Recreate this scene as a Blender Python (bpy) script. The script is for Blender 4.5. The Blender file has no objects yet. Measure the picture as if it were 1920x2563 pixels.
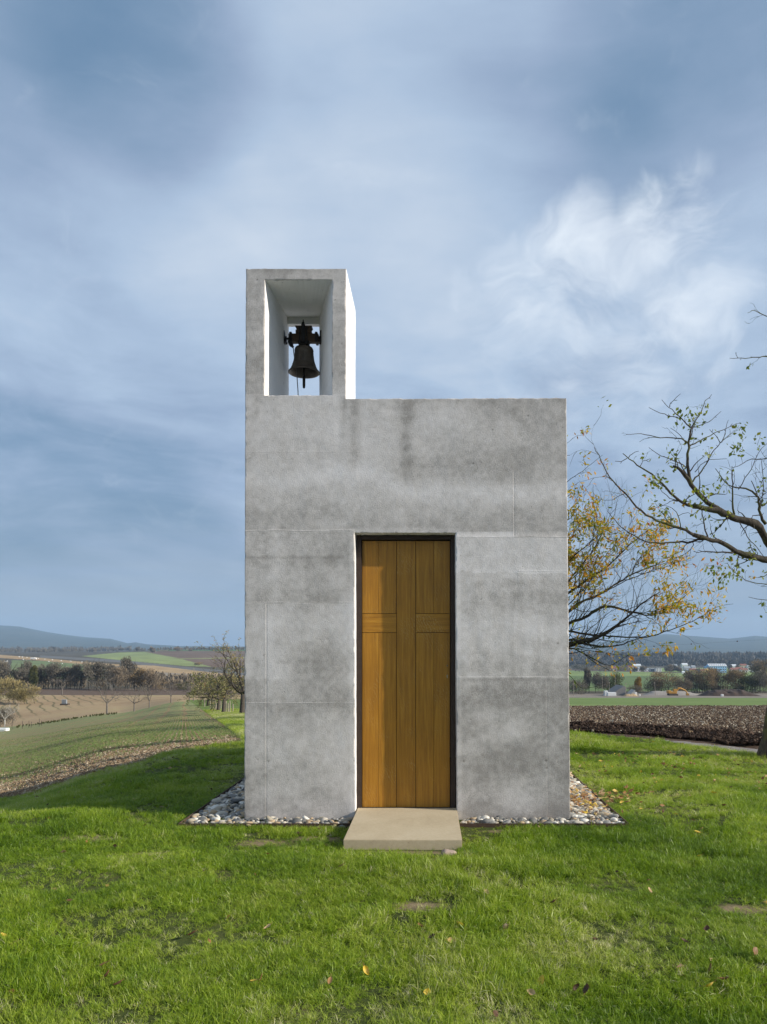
import bpy, math, random
import numpy as np
from mathutils import Vector, Matrix

R = math.radians
rng = np.random.default_rng(7)
random.seed(7)
sc = bpy.context.scene
COL = sc.collection

# ------------------------------------------------------------------ camera
F = 1862.0; CX = 1075.0; HY = 1622.0; EYE = 1.58
cam_d = bpy.data.cameras.new('camera')
cam = bpy.data.objects.new('camera', cam_d); COL.objects.link(cam)
cam.location = (0, 0, EYE); cam.rotation_euler = (R(90), 0, 0)
cam_d.sensor_fit = 'HORIZONTAL'; cam_d.sensor_width = 36
cam_d.lens = 36 * F / 1920
cam_d.shift_x = (960 - CX) / 1920; cam_d.shift_y = (HY - 1281.5) / 1920
cam_d.clip_start = 0.1; cam_d.clip_end = 40000
sc.camera = cam

# ------------------------------------------------------------------ light
SUN_EL, SUN_OFF = 23.0, 12.4          # elevation, degrees in front of the wall plane
sun_dir = Vector((math.cos(R(SUN_EL)) * math.cos(R(SUN_OFF)), -math.cos(R(SUN_EL)) * math.sin(R(SUN_OFF)), math.sin(R(SUN_EL))))
sd = bpy.data.lights.new('sun', 'SUN'); sd.energy = 5.0; sd.angle = R(0.53); sd.color = (1.0, 0.93, 0.82)
so = bpy.data.objects.new('sun', sd); COL.objects.link(so)
so.rotation_euler = (-sun_dir).to_track_quat('-Z', 'Y').to_euler(); so.location = (20, -10, 30)
sc.view_settings.view_transform = 'Standard'; sc.view_settings.look = 'None'
sc.view_settings.gamma = 1; sc.view_settings.exposure = 0.5
sc.view_settings.use_curve_mapping = False

def pxdir(px, py):
    return Vector(((px - CX) / F, 1.0, (HY - py) / F)).normalized()

class NT:
    """little helper to write node trees"""
    def __init__(s, tree): s.t = tree; s.n = tree.nodes; s.l = tree.links
    def node(s, typ, **kw):
        n = s.n.new(typ)
        for k, v in kw.items(): setattr(n, k, v)
        return n
    def inp(s, n, key, v):
        sock = n.inputs[key]
        if hasattr(v, 'is_output'): s.l.new(v, sock)
        else: sock.default_value = v
    def math(s, op, a, b=0.0, c=None, clamp=False):
        n = s.node('ShaderNodeMath', operation=op, use_clamp=clamp)
        s.inp(n, 0, a); s.inp(n, 1, b)
        if c is not None: s.inp(n, 2, c)
        return n.outputs[0]
    def vmath(s, op, a, b=(0, 0, 0), scale=None):
        n = s.node('ShaderNodeVectorMath', operation=op)
        s.inp(n, 0, a)
        if op != 'NORMALIZE' and op != 'SCALE': s.inp(n, 1, b)
        if scale is not None: s.inp(n, 'Scale', scale)
        return n.outputs['Value'] if op in ('DOT_PRODUCT', 'LENGTH') else n.outputs[0]
    def noise(s, vec, scale, detail=4, rough=0.5, dist=0.0, out='Fac'):
        n = s.node('ShaderNodeTexNoise')
        if vec is not None: s.l.new(vec, n.inputs['Vector'])
        s.inp(n, 'Scale', scale); s.inp(n, 'Detail', detail); s.inp(n, 'Roughness', rough); s.inp(n, 'Distortion', dist)
        return n.outputs[out]
    def mix(s, f, a, b, mode='MIX'):
        n = s.node('ShaderNodeMix', data_type='RGBA', blend_type=mode)
        s.inp(n, 0, f); s.inp(n, 6, a); s.inp(n, 7, b)
        return n.outputs[2]
    def ramp(s, f, stops, interp='LINEAR'):
        n = s.node('ShaderNodeValToRGB'); s.l.new(f, n.inputs[0])
        cr = n.color_ramp; cr.interpolation = interp
        while len(cr.elements) < len(stops): cr.elements.new(0.5)
        for e, (p, c) in zip(cr.elements, stops):
            e.position = p; e.color = c if len(c) == 4 else (*c, 1)
        return n.outputs[0]
    def maprange(s, v, a, b, c=0.0, d=1.0, smooth=True):
        n = s.node('ShaderNodeMapRange', interpolation_type='SMOOTHSTEP' if smooth else 'LINEAR')
        s.inp(n, 0, v); s.inp(n, 1, a); s.inp(n, 2, b); s.inp(n, 3, c); s.inp(n, 4, d)
        return n.outputs[0]
    def attr(s, name, out='Fac', typ='GEOMETRY'):
        n = s.node('ShaderNodeAttribute', attribute_name=name, attribute_type=typ)
        return n.outputs[out]

def c4(r, g, b): return (r, g, b, 1.0)
def srgb(r, g, b):
    f = lambda v: ((v / 255 + 0.055) / 1.055) ** 2.4 if v / 255 > 0.04045 else v / 255 / 12.92
    return (f(r), f(g), f(b), 1.0)

world = bpy.data.worlds.new('World'); sc.world = world; world.use_nodes = True
wt = NT(world.node_tree); world.node_tree.nodes.clear()
sky = wt.node('ShaderNodeTexSky', sky_type='NISHITA', sun_disc=False)
sky.sun_elevation = R(SUN_EL); sky.sun_rotation = R(90 + SUN_OFF); sky.air_density = 1.0; sky.dust_density = 1.2; sky.ozone_density = 1.5
tc = wt.node('ShaderNodeTexCoord')
d = wt.vmath('NORMALIZE', tc.outputs['Generated'])
sep = wt.node('ShaderNodeSeparateXYZ'); wt.l.new(d, sep.inputs[0])
dx, dy, dz = sep.outputs
# cloud deck seen in perspective: direction over height
h = wt.math('ADD', wt.math('MAXIMUM', dz, 0.0), 0.28)
comb = wt.node('ShaderNodeCombineXYZ')
wt.l.new(wt.math('DIVIDE', dx, h), comb.inputs[0]); wt.l.new(wt.math('DIVIDE', dy, h), comb.inputs[1]); 
deck = comb.outputs[0]
n_big = wt.noise(deck, 0.95, 3, 0.45, 0.5)
n_med = wt.noise(deck, 2.6, 5, 0.5, 0.25)
n_fine = wt.noise(wt.vmath('MULTIPLY', d, (1.0, 1.0, 1.6)), 5.0, 7, 0.55, 0.3)
def blob(px, py, rad):
    c = wt.vmath('DOT_PRODUCT', d, tuple(pxdir(px, py)))
    return wt.maprange(c, math.cos(R(rad)), 1.0)
wv0 = wt.vmath('MULTIPLY', wt.vmath('SUBTRACT', wt.noise(d, 2.2, 3, 0.5, 0, 'Color'), (.5, .5, .5)), (.9, .9, .9))
cl = wt.math('ADD', wt.math('MULTIPLY', n_big, 0.65), wt.math('ADD', wt.math('MULTIPLY', n_med, 0.35), wt.math('MULTIPLY', wt.math('SUBTRACT', n_fine, 0.5), 0.10)))
lift = None
for (px, py, rad, w) in [(360, 150, 8, -0.20), (60, 120, 10, -0.04), (120, 330, 10, -0.02), (950, 200, 12, 0.05), (760, 520, 14, 0.05), (1850, 60, 12, -0.16), (1350, 330, 9, -0.04), (1000, 850, 18, 0.08), (500, 800, 12, 0.06), (200, 850, 12, 0.04), (760, 1300, 30, -0.01),
                         (500, 500, 9, 0.05), (100, 620, 10, 0.0), (60, 1500, 16, -0.06), (450, 1300, 14, -0.05), (150, 1150, 10, -0.03), (1500, 480, 6, -0.07), (1050, 1050, 8, -0.02), (1800, 760, 12, 0.06), (1700, 1300, 14, 0.06), (1600, 1000, 10, -0.02)]:
    v = wt.math('MULTIPLY', blob(px, py, rad), w)
    lift = v if lift is None else wt.math('ADD', lift, v)
cl = wt.math('ADD', cl, lift)
st1 = wt.noise(wt.vmath('ADD', wt.vmath('MULTIPLY', d, (1.6, 1.6, 7.5)), wv0), 1.7, 6, 0.55, 0.4)
st2 = wt.noise(wt.vmath('ADD', wt.vmath('MULTIPLY', d, (3.2, 3.2, 11.0)), wv0), 2.6, 6, 0.6, 0.3)
low = wt.maprange(dz, 0.05, 0.55, 1.0, 0.25)
cl = wt.math('ADD', 0.552, wt.math('MULTIPLY', wt.math('SUBTRACT', cl, 0.5), 0.95))
cl = wt.math('ADD', cl, wt.math('MULTIPLY', low, wt.math('ADD', wt.math('MULTIPLY', wt.math('SUBTRACT', st1, 0.5), 0.62), wt.math('MULTIPLY', wt.math('SUBTRACT', st2, 0.5), 0.36))))
base = wt.ramp(cl, [(0.22, srgb(78, 110, 140)), (0.36, srgb(106, 130, 156)), (0.50, srgb(136, 153, 177)), (0.62, srgb(156, 173, 194)), (0.80, srgb(186, 196, 208))])
# bright ragged cumulus on the right
wv = wt.vmath('MULTIPLY', wt.vmath('SUBTRACT', wt.noise(d, 3.5, 4, 0.5, 0, 'Color'), (.5, .5, .5)), (.30, .30, .30))
puff = wt.noise(wt.vmath('MULTIPLY', wt.vmath('ADD', wt.vmath('ADD', d, wv), (3.1, 0.4, 1.7)), (1.0, 1.0, 1.35)), 6.0, 10, 0.60, 0.5)
pm = None
for (px, py, rad, w) in [(1440, 610, 5.0, 0.95), (1300, 690, 4.8, 0.80), (1200, 740, 3.5, 0.6), (1520, 650, 5.0, 0.85), (1620, 590, 4.5, 0.85), (1700, 560, 4.0, 0.72), (1600, 740, 7.0, 0.66), (1620, 850, 8.5, 0.56), (1400, 860, 9, 0.52), (1770, 500, 3.5, 0.5), (1780, 650, 6, .5), (1380, 640, 4.5, .9)]:
    v = wt.math('MULTIPLY', blob(px, py, rad), w)
    pm = v if pm is None else wt.math('MAXIMUM', pm, v)
pf = wt.maprange(wt.math('ADD', pm, wt.math('MULTIPLY', wt.math('SUBTRACT', puff, 0.5), 2.3)), 0.18, 1.25)
base = wt.mix(pf, base, srgb(214, 221, 228))
# paler, greyer towards the horizon
hz = wt.maprange(dz, -0.02, 0.24, 1.0, 0.0)
base = wt.mix(wt.math('MULTIPLY', hz, 0.80), base, srgb(128, 138, 151))
streak = wt.noise(wt.vmath('MULTIPLY', d, (2.0, 2.0, 26.0)), 1.6, 4, 0.5, 0.2)
base = wt.mix(wt.math('MULTIPLY', wt.maprange(dz, 0.0, 0.30, 0.35, 0.0), wt.maprange(streak, 0.35, 0.7)), base, srgb(112, 135, 168))
skyb = wt.vmath('SCALE', sky.outputs[0], scale=0.10)
fin = wt.mix(0.90, skyb, base)
bg = wt.node('ShaderNodeBackground'); wt.l.new(fin, bg.inputs[0]); bg.inputs[1].default_value = 1.0
wo = wt.node('ShaderNodeOutputWorld'); wt.l.new(bg.outputs[0], wo.inputs[0])

# ------------------------------------------------------------------ numpy noise
_perm = np.random.default_rng(11).random(65536)
def _h(ix, iy, s): return _perm[(ix * 7919 + iy * 104729 + s * 15731 + (ix * iy % 31) * 977) & 65535]
def vnoise(x, y, s=0):
    x = np.asarray(x, float); y = np.asarray(y, float)
    ix = np.floor(x).astype(np.int64); iy = np.floor(y).astype(np.int64)
    fx = x - ix; fy = y - iy; fx = fx * fx * (3 - 2 * fx); fy = fy * fy * (3 - 2 * fy)
    a = _h(ix, iy, s); b = _h(ix + 1, iy, s); c = _h(ix, iy + 1, s); e = _h(ix + 1, iy + 1, s)
    return (a * (1 - fx) + b * fx) * (1 - fy) + (c * (1 - fx) + e * fx) * fy
def fbm(x, y, s=0, o=4, g=0.5):
    t = 0; a = 1; n = 0
    for k in range(o):
        t = t + a * vnoise(np.asarray(x) * 2 ** k + 13.7 * k, np.asarray(y) * 2 ** k + 5.3 * k, s + k); n += a; a *= g
    return t / n
def sstep(a, b, v):
    t = np.clip((np.asarray(v, float) - a) / (b - a), 0, 1); return t * t * (3 - 2 * t)

# ------------------------------------------------------------------ mesh helpers
class MB:
    def __init__(s): s.v = []; s.f = []; s.m = []; s.n = 0; s.a = []
    def add(s, v, f, mat=0, val=0.5):
        v = np.asarray(v, float).reshape(-1, 3); f = np.asarray(f, int)
        if len(f) == 0: return
        s.v.append(v); s.f.append(f + s.n); s.m.append(np.full(len(f), mat)); s.n += len(v)
        s.a.append(np.broadcast_to(np.asarray(val, float), (len(v),)))
    def box(s, x0, x1, y0, y1, z0, z1, mat=0, val=0.5, bevel=0.0):
        if bevel > 0:
            b = bevel
            import bmesh
            bm = bmesh.new(); bmesh.ops.create_cube(bm, size=1)
            for q in bm.verts:
                q.co = ((x0 + x1) / 2 + q.co.x * (x1 - x0), (y0 + y1) / 2 + q.co.y * (y1 - y0), (z0 + z1) / 2 + q.co.z * (z1 - z0))
            bmesh.ops.bevel(bm, geom=bm.edges[:], offset=b, segments=2, affect='EDGES', profile=0.6)
            s.bm(bm, mat, val); return
        v = [(x, y, z) for z in (z0, z1) for y in (y0, y1) for x in (x0, x1)]
        s.add(v, [(0, 2, 3, 1), (4, 5, 7, 6), (0, 1, 5, 4), (2, 6, 7, 3), (0, 4, 6, 2), (1, 3, 7, 5)], mat, val)
    def bm(s, bm, mat=0, val=0.5):
        bm.verts.index_update(); v = [tuple(q.co) for q in bm.verts]
        by = {}
        for f in bm.faces: by.setdefault(len(f.verts), []).append([q.index for q in f.verts])
        n0 = s.n; s.v.append(np.array(v)); s.n += len(v); s.a.append(np.full(len(v), val, float))
        for k, fs in by.items():
            s.f.append(np.array(fs) + n0); s.m.append(np.full(len(fs), mat))
        bm.free()
    def tube(s, pts, rad, sides=6, mat=0, val=0.5, cap=True):
        pts = np.asarray(pts, float); n = len(pts); rad = np.broadcast_to(np.asarray(rad, float), (n,))
        t = np.gradient(pts, axis=0); t /= np.linalg.norm(t, axis=1)[:, None] + 1e-12
        ref = np.array([0, 0, 1.0]) if abs(t[0][2]) < 0.9 else np.array([1.0, 0, 0])
        u = np.cross(t, ref); u /= np.linalg.norm(u, axis=1)[:, None] + 1e-12
        w = np.cross(t, u)
        a = np.arange(sides) * 2 * math.pi / sides
        v = pts[:, None, :] + rad[:, None, None] * (u[:, None, :] * np.cos(a)[None, :, None] + w[:, None, :] * np.sin(a)[None, :, None])
        i = np.arange(n - 1)[:, None] * sides; j = np.arange(sides)[None, :]; j2 = (j + 1) % sides
        f = np.stack([i + j, i + j2, i + sides + j2, i + sides + j], -1).reshape(-1, 4)
        s.add(v.reshape(-1, 3), f, mat, val)
        if cap and sides > 3:
            n0 = s.n - n * sides
            s.f.append(np.array([[n0 + k for k in range(sides)][::-1], [n0 + (n - 1) * sides + k for k in range(sides)]])); s.m.append(np.full(2, mat))
    def lathe(s, prof, c, seg=40, mat=0, val=0.5):
        prof = np.asarray(prof, float); n = len(prof)
        a = np.arange(seg) * 2 * math.pi / seg
        v = np.stack([c[0] + prof[:, 0][:, None] * np.cos(a), c[1] + prof[:, 0][:, None] * np.sin(a), c[2] + np.repeat(prof[:, 1][:, None], seg, 1)], -1)
        i = np.arange(n - 1)[:, None] * seg; j = np.arange(seg)[None, :]; j2 = (j + 1) % seg
        s.add(v.reshape(-1, 3), np.stack([i + j, i + j2, i + seg + j2, i + seg + j], -1).reshape(-1, 4), mat, val)
    def mesh(s, name, mats, smooth=False, attr='val'):
        me = bpy.data.meshes.new(name)
        v = np.concatenate(s.v); me.vertices.add(len(v)); me.vertices.foreach_set('co', v.ravel())
        li = np.concatenate([f.ravel() for f in s.f]); lt = np.concatenate([np.full(len(f), f.shape[1]) for f in s.f])
        me.loops.add(len(li)); me.loops.foreach_set('vertex_index', li.astype(np.int32))
        me.polygons.add(len(lt)); ls = np.concatenate([[0], np.cumsum(lt)[:-1]])
        me.polygons.foreach_set('loop_start', ls.astype(np.int32)); me.polygons.foreach_set('loop_total', lt.astype(np.int32))
        for m in (mats if isinstance(mats, (list, tuple)) else [mats]): me.materials.append(m)
        me.polygons.foreach_set('material_index', np.concatenate(s.m).astype(np.int32))
        me.polygons.foreach_set('use_smooth', np.full(len(lt), smooth))
        at = me.attributes.new(attr, 'FLOAT', 'POINT'); at.data.foreach_set('value', np.concatenate(s.a).astype(np.float32))
        me.update(calc_edges=True); me.validate()
        return me
    def obj(s, name, mats, parent=None, smooth=False, loc=None):
        """world-space mesh; when it has a parent, coordinates are made local to the parent's location"""
        if loc is None and parent is not None: loc = tuple(parent.matrix_basis.translation); rel = True
        else: rel = False
        if loc is not None: s.v = [q - np.array(loc) for q in s.v]
        o = bpy.data.objects.new(name, s.mesh(name, mats, smooth)); COL.objects.link(o)
        if parent is not None: o.parent = parent
        elif loc is not None: o.location = loc
        return o

def tag(o, label=None, cat=None, group=None, kind=None):
    if label: o['label'] = label
    if cat: o['category'] = cat
    if group: o['group'] = group
    if kind: o['kind'] = kind
    return o
def empty(name, loc, label, cat, group=None):
    o = bpy.data.objects.new(name, None); COL.objects.link(o); o.location = loc
    o.empty_display_size = 0.1
    return tag(o, label, cat, group)
def sub(mb, name, mats, part, smooth=False):
    """a sub-part: child of a part whose own origin sits at its thing's origin"""
    loc = tuple(part.parent.matrix_basis.translation)
    mb.v = [q - np.array(loc) for q in mb.v]
    o = bpy.data.objects.new(name, mb.mesh(name, mats, smooth)); COL.objects.link(o); o.parent = part
    return o
def copy_thing(src, loc, rz=0.0, scale=1.0, label=None, group=None):
    c = src.copy(); COL.objects.link(c); c.location = loc; c.rotation_euler = (0, 0, rz); c.scale = (scale,) * 3
    if label: c['label'] = label
    if group: c['group'] = group
    for ch in list(src.children):
        k = ch.copy(); COL.objects.link(k); k.parent = c
        for g in ch.children:
            q = g.copy(); COL.objects.link(q); q.parent = k
    return c

# ------------------------------------------------------------------ materials
def newmat(name):
    m = bpy.data.materials.new(name); m.use_nodes = True; m.node_tree.nodes.clear()
    t = NT(m.node_tree); b = t.node('ShaderNodeBsdfPrincipled'); o = t.node('ShaderNodeOutputMaterial')
    t.l.new(b.outputs[0], o.inputs[0]); return m, t, b, o
def simple(name, col, rough=0.8, var=0.15, scale=6.0, metal=0.0, bump=0.0, spec=0.3):
    m, t, b, o = newmat(name)
    tcn = t.node('ShaderNodeTexCoord'); n = t.noise(tcn.outputs['Object'], scale, 5, 0.6)
    dark = tuple(c * (1 - var) for c in col[:3]) + (1,); lite = tuple(min(1, c * (1 + var)) for c in col[:3]) + (1,)
    t.inp(b, 'Base Color', t.mix(n, dark, lite)); t.inp(b, 'Roughness', rough); t.inp(b, 'Metallic', metal); t.inp(b, 'Specular IOR Level', spec)
    if bump:
        bn = t.node('ShaderNodeBump'); t.inp(bn, 'Strength', bump); t.inp(bn, 'Distance', 0.01); t.l.new(n, bn.inputs['Height']); t.l.new(bn.outputs[0], b.inputs['Normal'])
    return m

def mat_concrete(name, rough_front):
    m, t, b, o = newmat(name)
    P = t.node('ShaderNodeTexCoord').outputs['Object']
    tone = t.attr('val')
    n1 = t.noise(P, 2.2, 6, 0.6, 0.6); n2 = t.noise(P, 14, 6, 0.65); n3 = t.noise(P, 90, 4, 0.7); n4 = t.noise(P, 260, 2, 0.6)
    if rough_front:
        v = t.math('ADD', t.math('MULTIPLY', t.math('SUBTRACT', n1, 0.5), 0.10), t.math('MULTIPLY', t.math('SUBTRACT', n2, 0.5), 0.20))
        v = t.math('ADD', v, t.math('MULTIPLY', t.math('SUBTRACT', n3, 0.5), 0.32))
        v = t.math('ADD', v, t.math('MULTIPLY', t.math('SUBTRACT', n4, 0.5), 0.34))
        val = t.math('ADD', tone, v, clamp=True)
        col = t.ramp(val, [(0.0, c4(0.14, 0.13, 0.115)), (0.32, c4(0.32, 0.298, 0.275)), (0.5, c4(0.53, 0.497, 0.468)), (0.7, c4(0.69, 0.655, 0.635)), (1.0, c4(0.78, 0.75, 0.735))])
    else:
        v = t.math('ADD', t.math('MULTIPLY', t.math('SUBTRACT', n1, 0.5), 0.25), t.math('MULTIPLY', t.math('SUBTRACT', n2, 0.5), 0.15))
        val = t.math('ADD', v, 0.5, clamp=True)
        col = t.ramp(val, [(0.2, c4(0.56, 0.55, 0.53)), (0.6, c4(0.76, 0.75, 0.73)), (1.0, c4(0.82, 0.81, 0.79))])
    # pin holes
    vo = t.node('ShaderNodeTexVoronoi', feature='F1'); t.l.new(P, vo.inputs['Vector']); t.inp(vo, 'Scale', 26.0 if rough_front else 20.0)
    pick = t.math('GREATER_THAN', t.noise(P, 9.0, 2), 0.58)
    hole = t.math('MULTIPLY', t.math('LESS_THAN', vo.outputs['Distance'], 0.13 if rough_front else 0.12), pick)
    col = t.mix(t.math('MULTIPLY', hole, 0.5), col, c4(0.12, 0.12, 0.115))
    t.inp(b, 'Base Color', col); t.inp(b, 'Roughness', 0.9); t.inp(b, 'Specular IOR Level', 0.2)
    hgt = t.math('ADD', t.math('MULTIPLY', n3, 1.0 if rough_front else 0.4), t.math('MULTIPLY', n2, 0.8))
    hgt = t.math('SUBTRACT', hgt, t.math('MULTIPLY', hole, 0.6))
    bn = t.node('ShaderNodeBump'); t.inp(bn, 'Strength', 0.55 if rough_front else 0.3); t.inp(bn, 'Distance', 0.004); t.l.new(hgt, bn.inputs['Height']); t.l.new(bn.outputs[0], b.inputs['Normal'])
    return m
M_CON = mat_concrete('concrete_rough', True)
M_CONS = mat_concrete('concrete_smooth', False)

def mat_wood():
    m, t, b, o = newmat('oak_board')
    P = t.node('ShaderNodeTexCoord').outputs['Object']; tone = t.attr('val')   # each board has its own value, >1 = grain lies across
    across = t.math('GREATER_THAN', tone, 1.0)
    seed = t.math('MULTIPLY', t.math('FRACT', tone), 37.0)
    off = t.node('ShaderNodeCombineXYZ'); t.l.new(seed, off.inputs[1]); t.l.new(seed, off.inputs[0])
    Pv = t.vmath('ADD', t.vmath('MULTIPLY', P, (1, 1, 0.045)), off.outputs[0])
    Ph = t.vmath('ADD', t.vmath('MULTIPLY', P, (0.06, 1, 1)), off.outputs[0])
    mx = t.node('ShaderNodeMix', data_type='VECTOR'); t.l.new(across, mx.inputs[0]); t.l.new(Pv, mx.inputs[4]); t.l.new(Ph, mx.inputs[5]); G = mx.outputs[1]
    g1 = t.noise(G, 45, 5, 0.6, 0.6); g2 = t.noise(G, 260, 3, 0.6); g3 = t.noise(P, 2.3, 4, 0.5, 0.5)
    # medullary flecks
    w = t.node('ShaderNodeTexWave', wave_type='BANDS', bands_direction='DIAGONAL'); t.l.new(t.vmath('ADD', t.vmath('MULTIPLY', P, (1.0, 1.0, 0.42)), off.outputs[0]), w.inputs['Vector'])
    t.inp(w, 'Scale', 26.0); t.inp(w, 'Distortion', 9.0); t.inp(w, 'Detail', 3.0); t.inp(w, 'Detail Scale', 1.6)
    fleckmask = t.math('MULTIPLY', t.maprange(t.noise(t.vmath('ADD', P, off.outputs[0]), 3.6, 2), 0.48, 0.66), t.maprange(w.outputs[1], 0.80, 0.96))
    fleckmask = t.math('MULTIPLY', fleckmask, t.math('ADD', 0.35, t.math('MULTIPLY', across, 0.15)))
    col = t.ramp(g1, [(0.25, c4(0.25, 0.105, 0.009)), (0.5, c4(0.36, 0.158, 0.012)), (0.75, c4(0.47, 0.225, 0.022))])
    col = t.mix(t.math('MULTIPLY', t.maprange(g2, 0.45, 0.75), 0.35), col, c4(0.20, 0.095, 0.022))
    col = t.mix(fleckmask, col, c4(0.46, 0.29, 0.09))
    br = t.math('ADD', 0.78, t.math('ADD', t.math('MULTIPLY', t.math('FRACT', t.math('MULTIPLY', tone, 7.13)), 0.30), t.math('MULTIPLY', g3, 0.36)))
    col = t.vmath('SCALE', col, scale=br)
    t.inp(b, 'Base Color', col); t.inp(b, 'Roughness', t.math('ADD', 0.42, t.math('MULTIPLY', g2, 0.15))); t.inp(b, 'Specular IOR Level', 0.4)
    bn = t.node('ShaderNodeBump'); t.inp(bn, 'Strength', 0.25); t.inp(bn, 'Distance', 0.002); t.l.new(g2, bn.inputs['Height']); t.l.new(bn.outputs[0], b.inputs['Normal'])
    return m
M_WOOD = mat_wood()
M_STEEL = simple('dark_steel', c4(0.050, 0.034, 0.027), 0.55, 0.4, 20, 0.3)
M_CORTEN = simple('weathered_steel', c4(0.075, 0.048, 0.034), 0.8, 0.5, 25, 0.2, 0.3)
M_BRONZE = simple('dark_bronze', c4(0.10, 0.082, 0.066), 0.48, 0.4, 30, 0.6, 0.15)
M_IRON = simple('black_iron', c4(0.02, 0.018, 0.017), 0.6, 0.3, 30, 0.3)
M_DWOOD = simple('dark_yoke_wood', c4(0.060, 0.036, 0.020), 0.7, 0.4, 30)
M_BRASS = simple('worn_brass', c4(0.45, 0.38, 0.25), 0.35, 0.2, 60, 1.0)
M_ROPE = simple('grey_rope', c4(0.12, 0.11, 0.10), 0.9, 0.3, 80)

def mat_step():
    m, t, b, o = newmat('sandstone_slab')
    P = t.node('ShaderNodeTexCoord').outputs['Object']
    n1 = t.noise(P, 2.0, 5, 0.6, 0.5); n2 = t.noise(P, 40, 5, 0.65); n3 = t.noise(P, 220, 3, 0.6)
    f = t.math('ADD', t.math('MULTIPLY', n1, 0.5), t.math('ADD', t.math('MULTIPLY', n2, 0.3), t.math('MULTIPLY', n3, 0.2)))
    col = t.ramp(f, [(0.3, c4(0.33, 0.26, 0.165)), (0.5, c4(0.44, 0.36, 0.235)), (0.7, c4(0.52, 0.44, 0.31))])
    sp = t.math('GREATER_THAN', t.noise(P, 70, 2, 0.5), 0.72)
    col = t.mix(t.math('MULTIPLY', sp, 0.45), col, c4(0.16, 0.12, 0.08))
    t.inp(b, 'Base Color', col); t.inp(b, 'Roughness', 0.85)
    bn = t.node('ShaderNodeBump'); t.inp(bn, 'Strength', 0.3); t.inp(bn, 'Distance', 0.003); t.l.new(n2, bn.inputs['Height']); t.l.new(bn.outputs[0], b.inputs['Normal'])
    return m
M_STEP = mat_step()

def mat_pebble():
    m, t, b, o = newmat('river_pebble')
    tone = t.attr('val'); P = t.node('ShaderNodeTexCoord').outputs['Object']
    col = t.ramp(tone, [(0.0, c4(0.11, 0.11, 0.105)), (0.2, c4(0.20, 0.195, 0.18)), (0.40, c4(0.31, 0.27, 0.20)), (0.58, c4(0.38, 0.28, 0.17)), (0.72, c4(0.43, 0.39, 0.32)), (0.88, c4(0.60, 0.57, 0.50))], 'CONSTANT')
    n = t.noise(P, 60, 5, 0.65); col = t.vmath('SCALE', col, scale=t.math('ADD', 0.7, t.math('MULTIPLY', n, 0.6)))
    t.inp(b, 'Base Color', col); t.inp(b, 'Roughness', 0.75)
    bn = t.node('ShaderNodeBump'); t.inp(bn, 'Strength', 0.3); t.inp(bn, 'Distance', 0.003); t.l.new(n, bn.inputs['Height']); t.l.new(bn.outputs[0], b.inputs['Normal'])
    return m
M_PEB = mat_pebble()

def mat_leafy(name, stops, trans=0.35, instancer=False, rough=0.55, interp='LINEAR', spec=0.3):
    m, t, b, o = newmat(name)
    tone = t.attr('tint', typ='INSTANCER') if instancer else t.attr('val')
    if instancer:
        own = t.attr('val'); tone = t.math('ADD', tone, t.math('MULTIPLY', t.math('SUBTRACT', own, 0.5), 0.5), clamp=True)
    col = t.ramp(tone, stops, interp)
    t.inp(b, 'Base Color', col); t.inp(b, 'Roughness', rough); t.inp(b, 'Specular IOR Level', spec)
    tr = t.node('ShaderNodeBsdfTranslucent'); t.l.new(col, tr.inputs[0])
    ms = t.node('ShaderNodeMixShader'); t.inp(ms, 0, trans); t.l.new(b.outputs[0], ms.inputs[1]); t.l.new(tr.outputs[0], ms.inputs[2]); t.l.new(ms.outputs[0], o.inputs[0])
    return m
M_GRASS = mat_leafy('grass_blade', [(0.0, c4(0.085, 0.165, 0.006)), (0.35, c4(0.195, 0.305, 0.012)), (0.65, c4(0.33, 0.425, 0.032)), (0.85, c4(0.42, 0.46, 0.10)), (1.0, c4(0.62, 0.58, 0.34))], 0.42, True, 0.45, spec=0.45)
M_LEAF_Y = mat_leafy('autumn_leaf', [(0.0, c4(0.15, 0.21, 0.03)), (0.25, c4(0.32, 0.32, 0.03)), (0.5, c4(0.62, 0.42, 0.03)), (0.75, c4(0.64, 0.29, 0.03)), (1.0, c4(0.42, 0.14, 0.03))], 0.5)
M_LEAF_G = mat_leafy('green_leaf', [(0.0, c4(0.08, 0.12, 0.015)), (0.5, c4(0.19, 0.24, 0.03)), (0.85, c4(0.26, 0.25, 0.03)), (1.0, c4(0.42, 0.25, 0.03))], 0.4)
M_LEAF_O = mat_leafy('orchard_leaf', [(0.0, c4(0.07, 0.09, 0.02)), (0.4, c4(0.20, 0.20, 0.06)), (0.8, c4(0.46, 0.38, 0.20)), (1.0, c4(0.40, 0.20, 0.07))], 0.3)
M_LITTER = mat_leafy('fallen_leaf', [(0.0, c4(0.035, 0.022, 0.016)), (0.2, c4(0.16, 0.075, 0.028)), (0.45, c4(0.36, 0.19, 0.07)), (0.65, c4(0.50, 0.36, 0.19)), (0.85, c4(0.55, 0.38, 0.03)), (1.0, c4(0.60, 0.50, 0.36))], 0.15)
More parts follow.
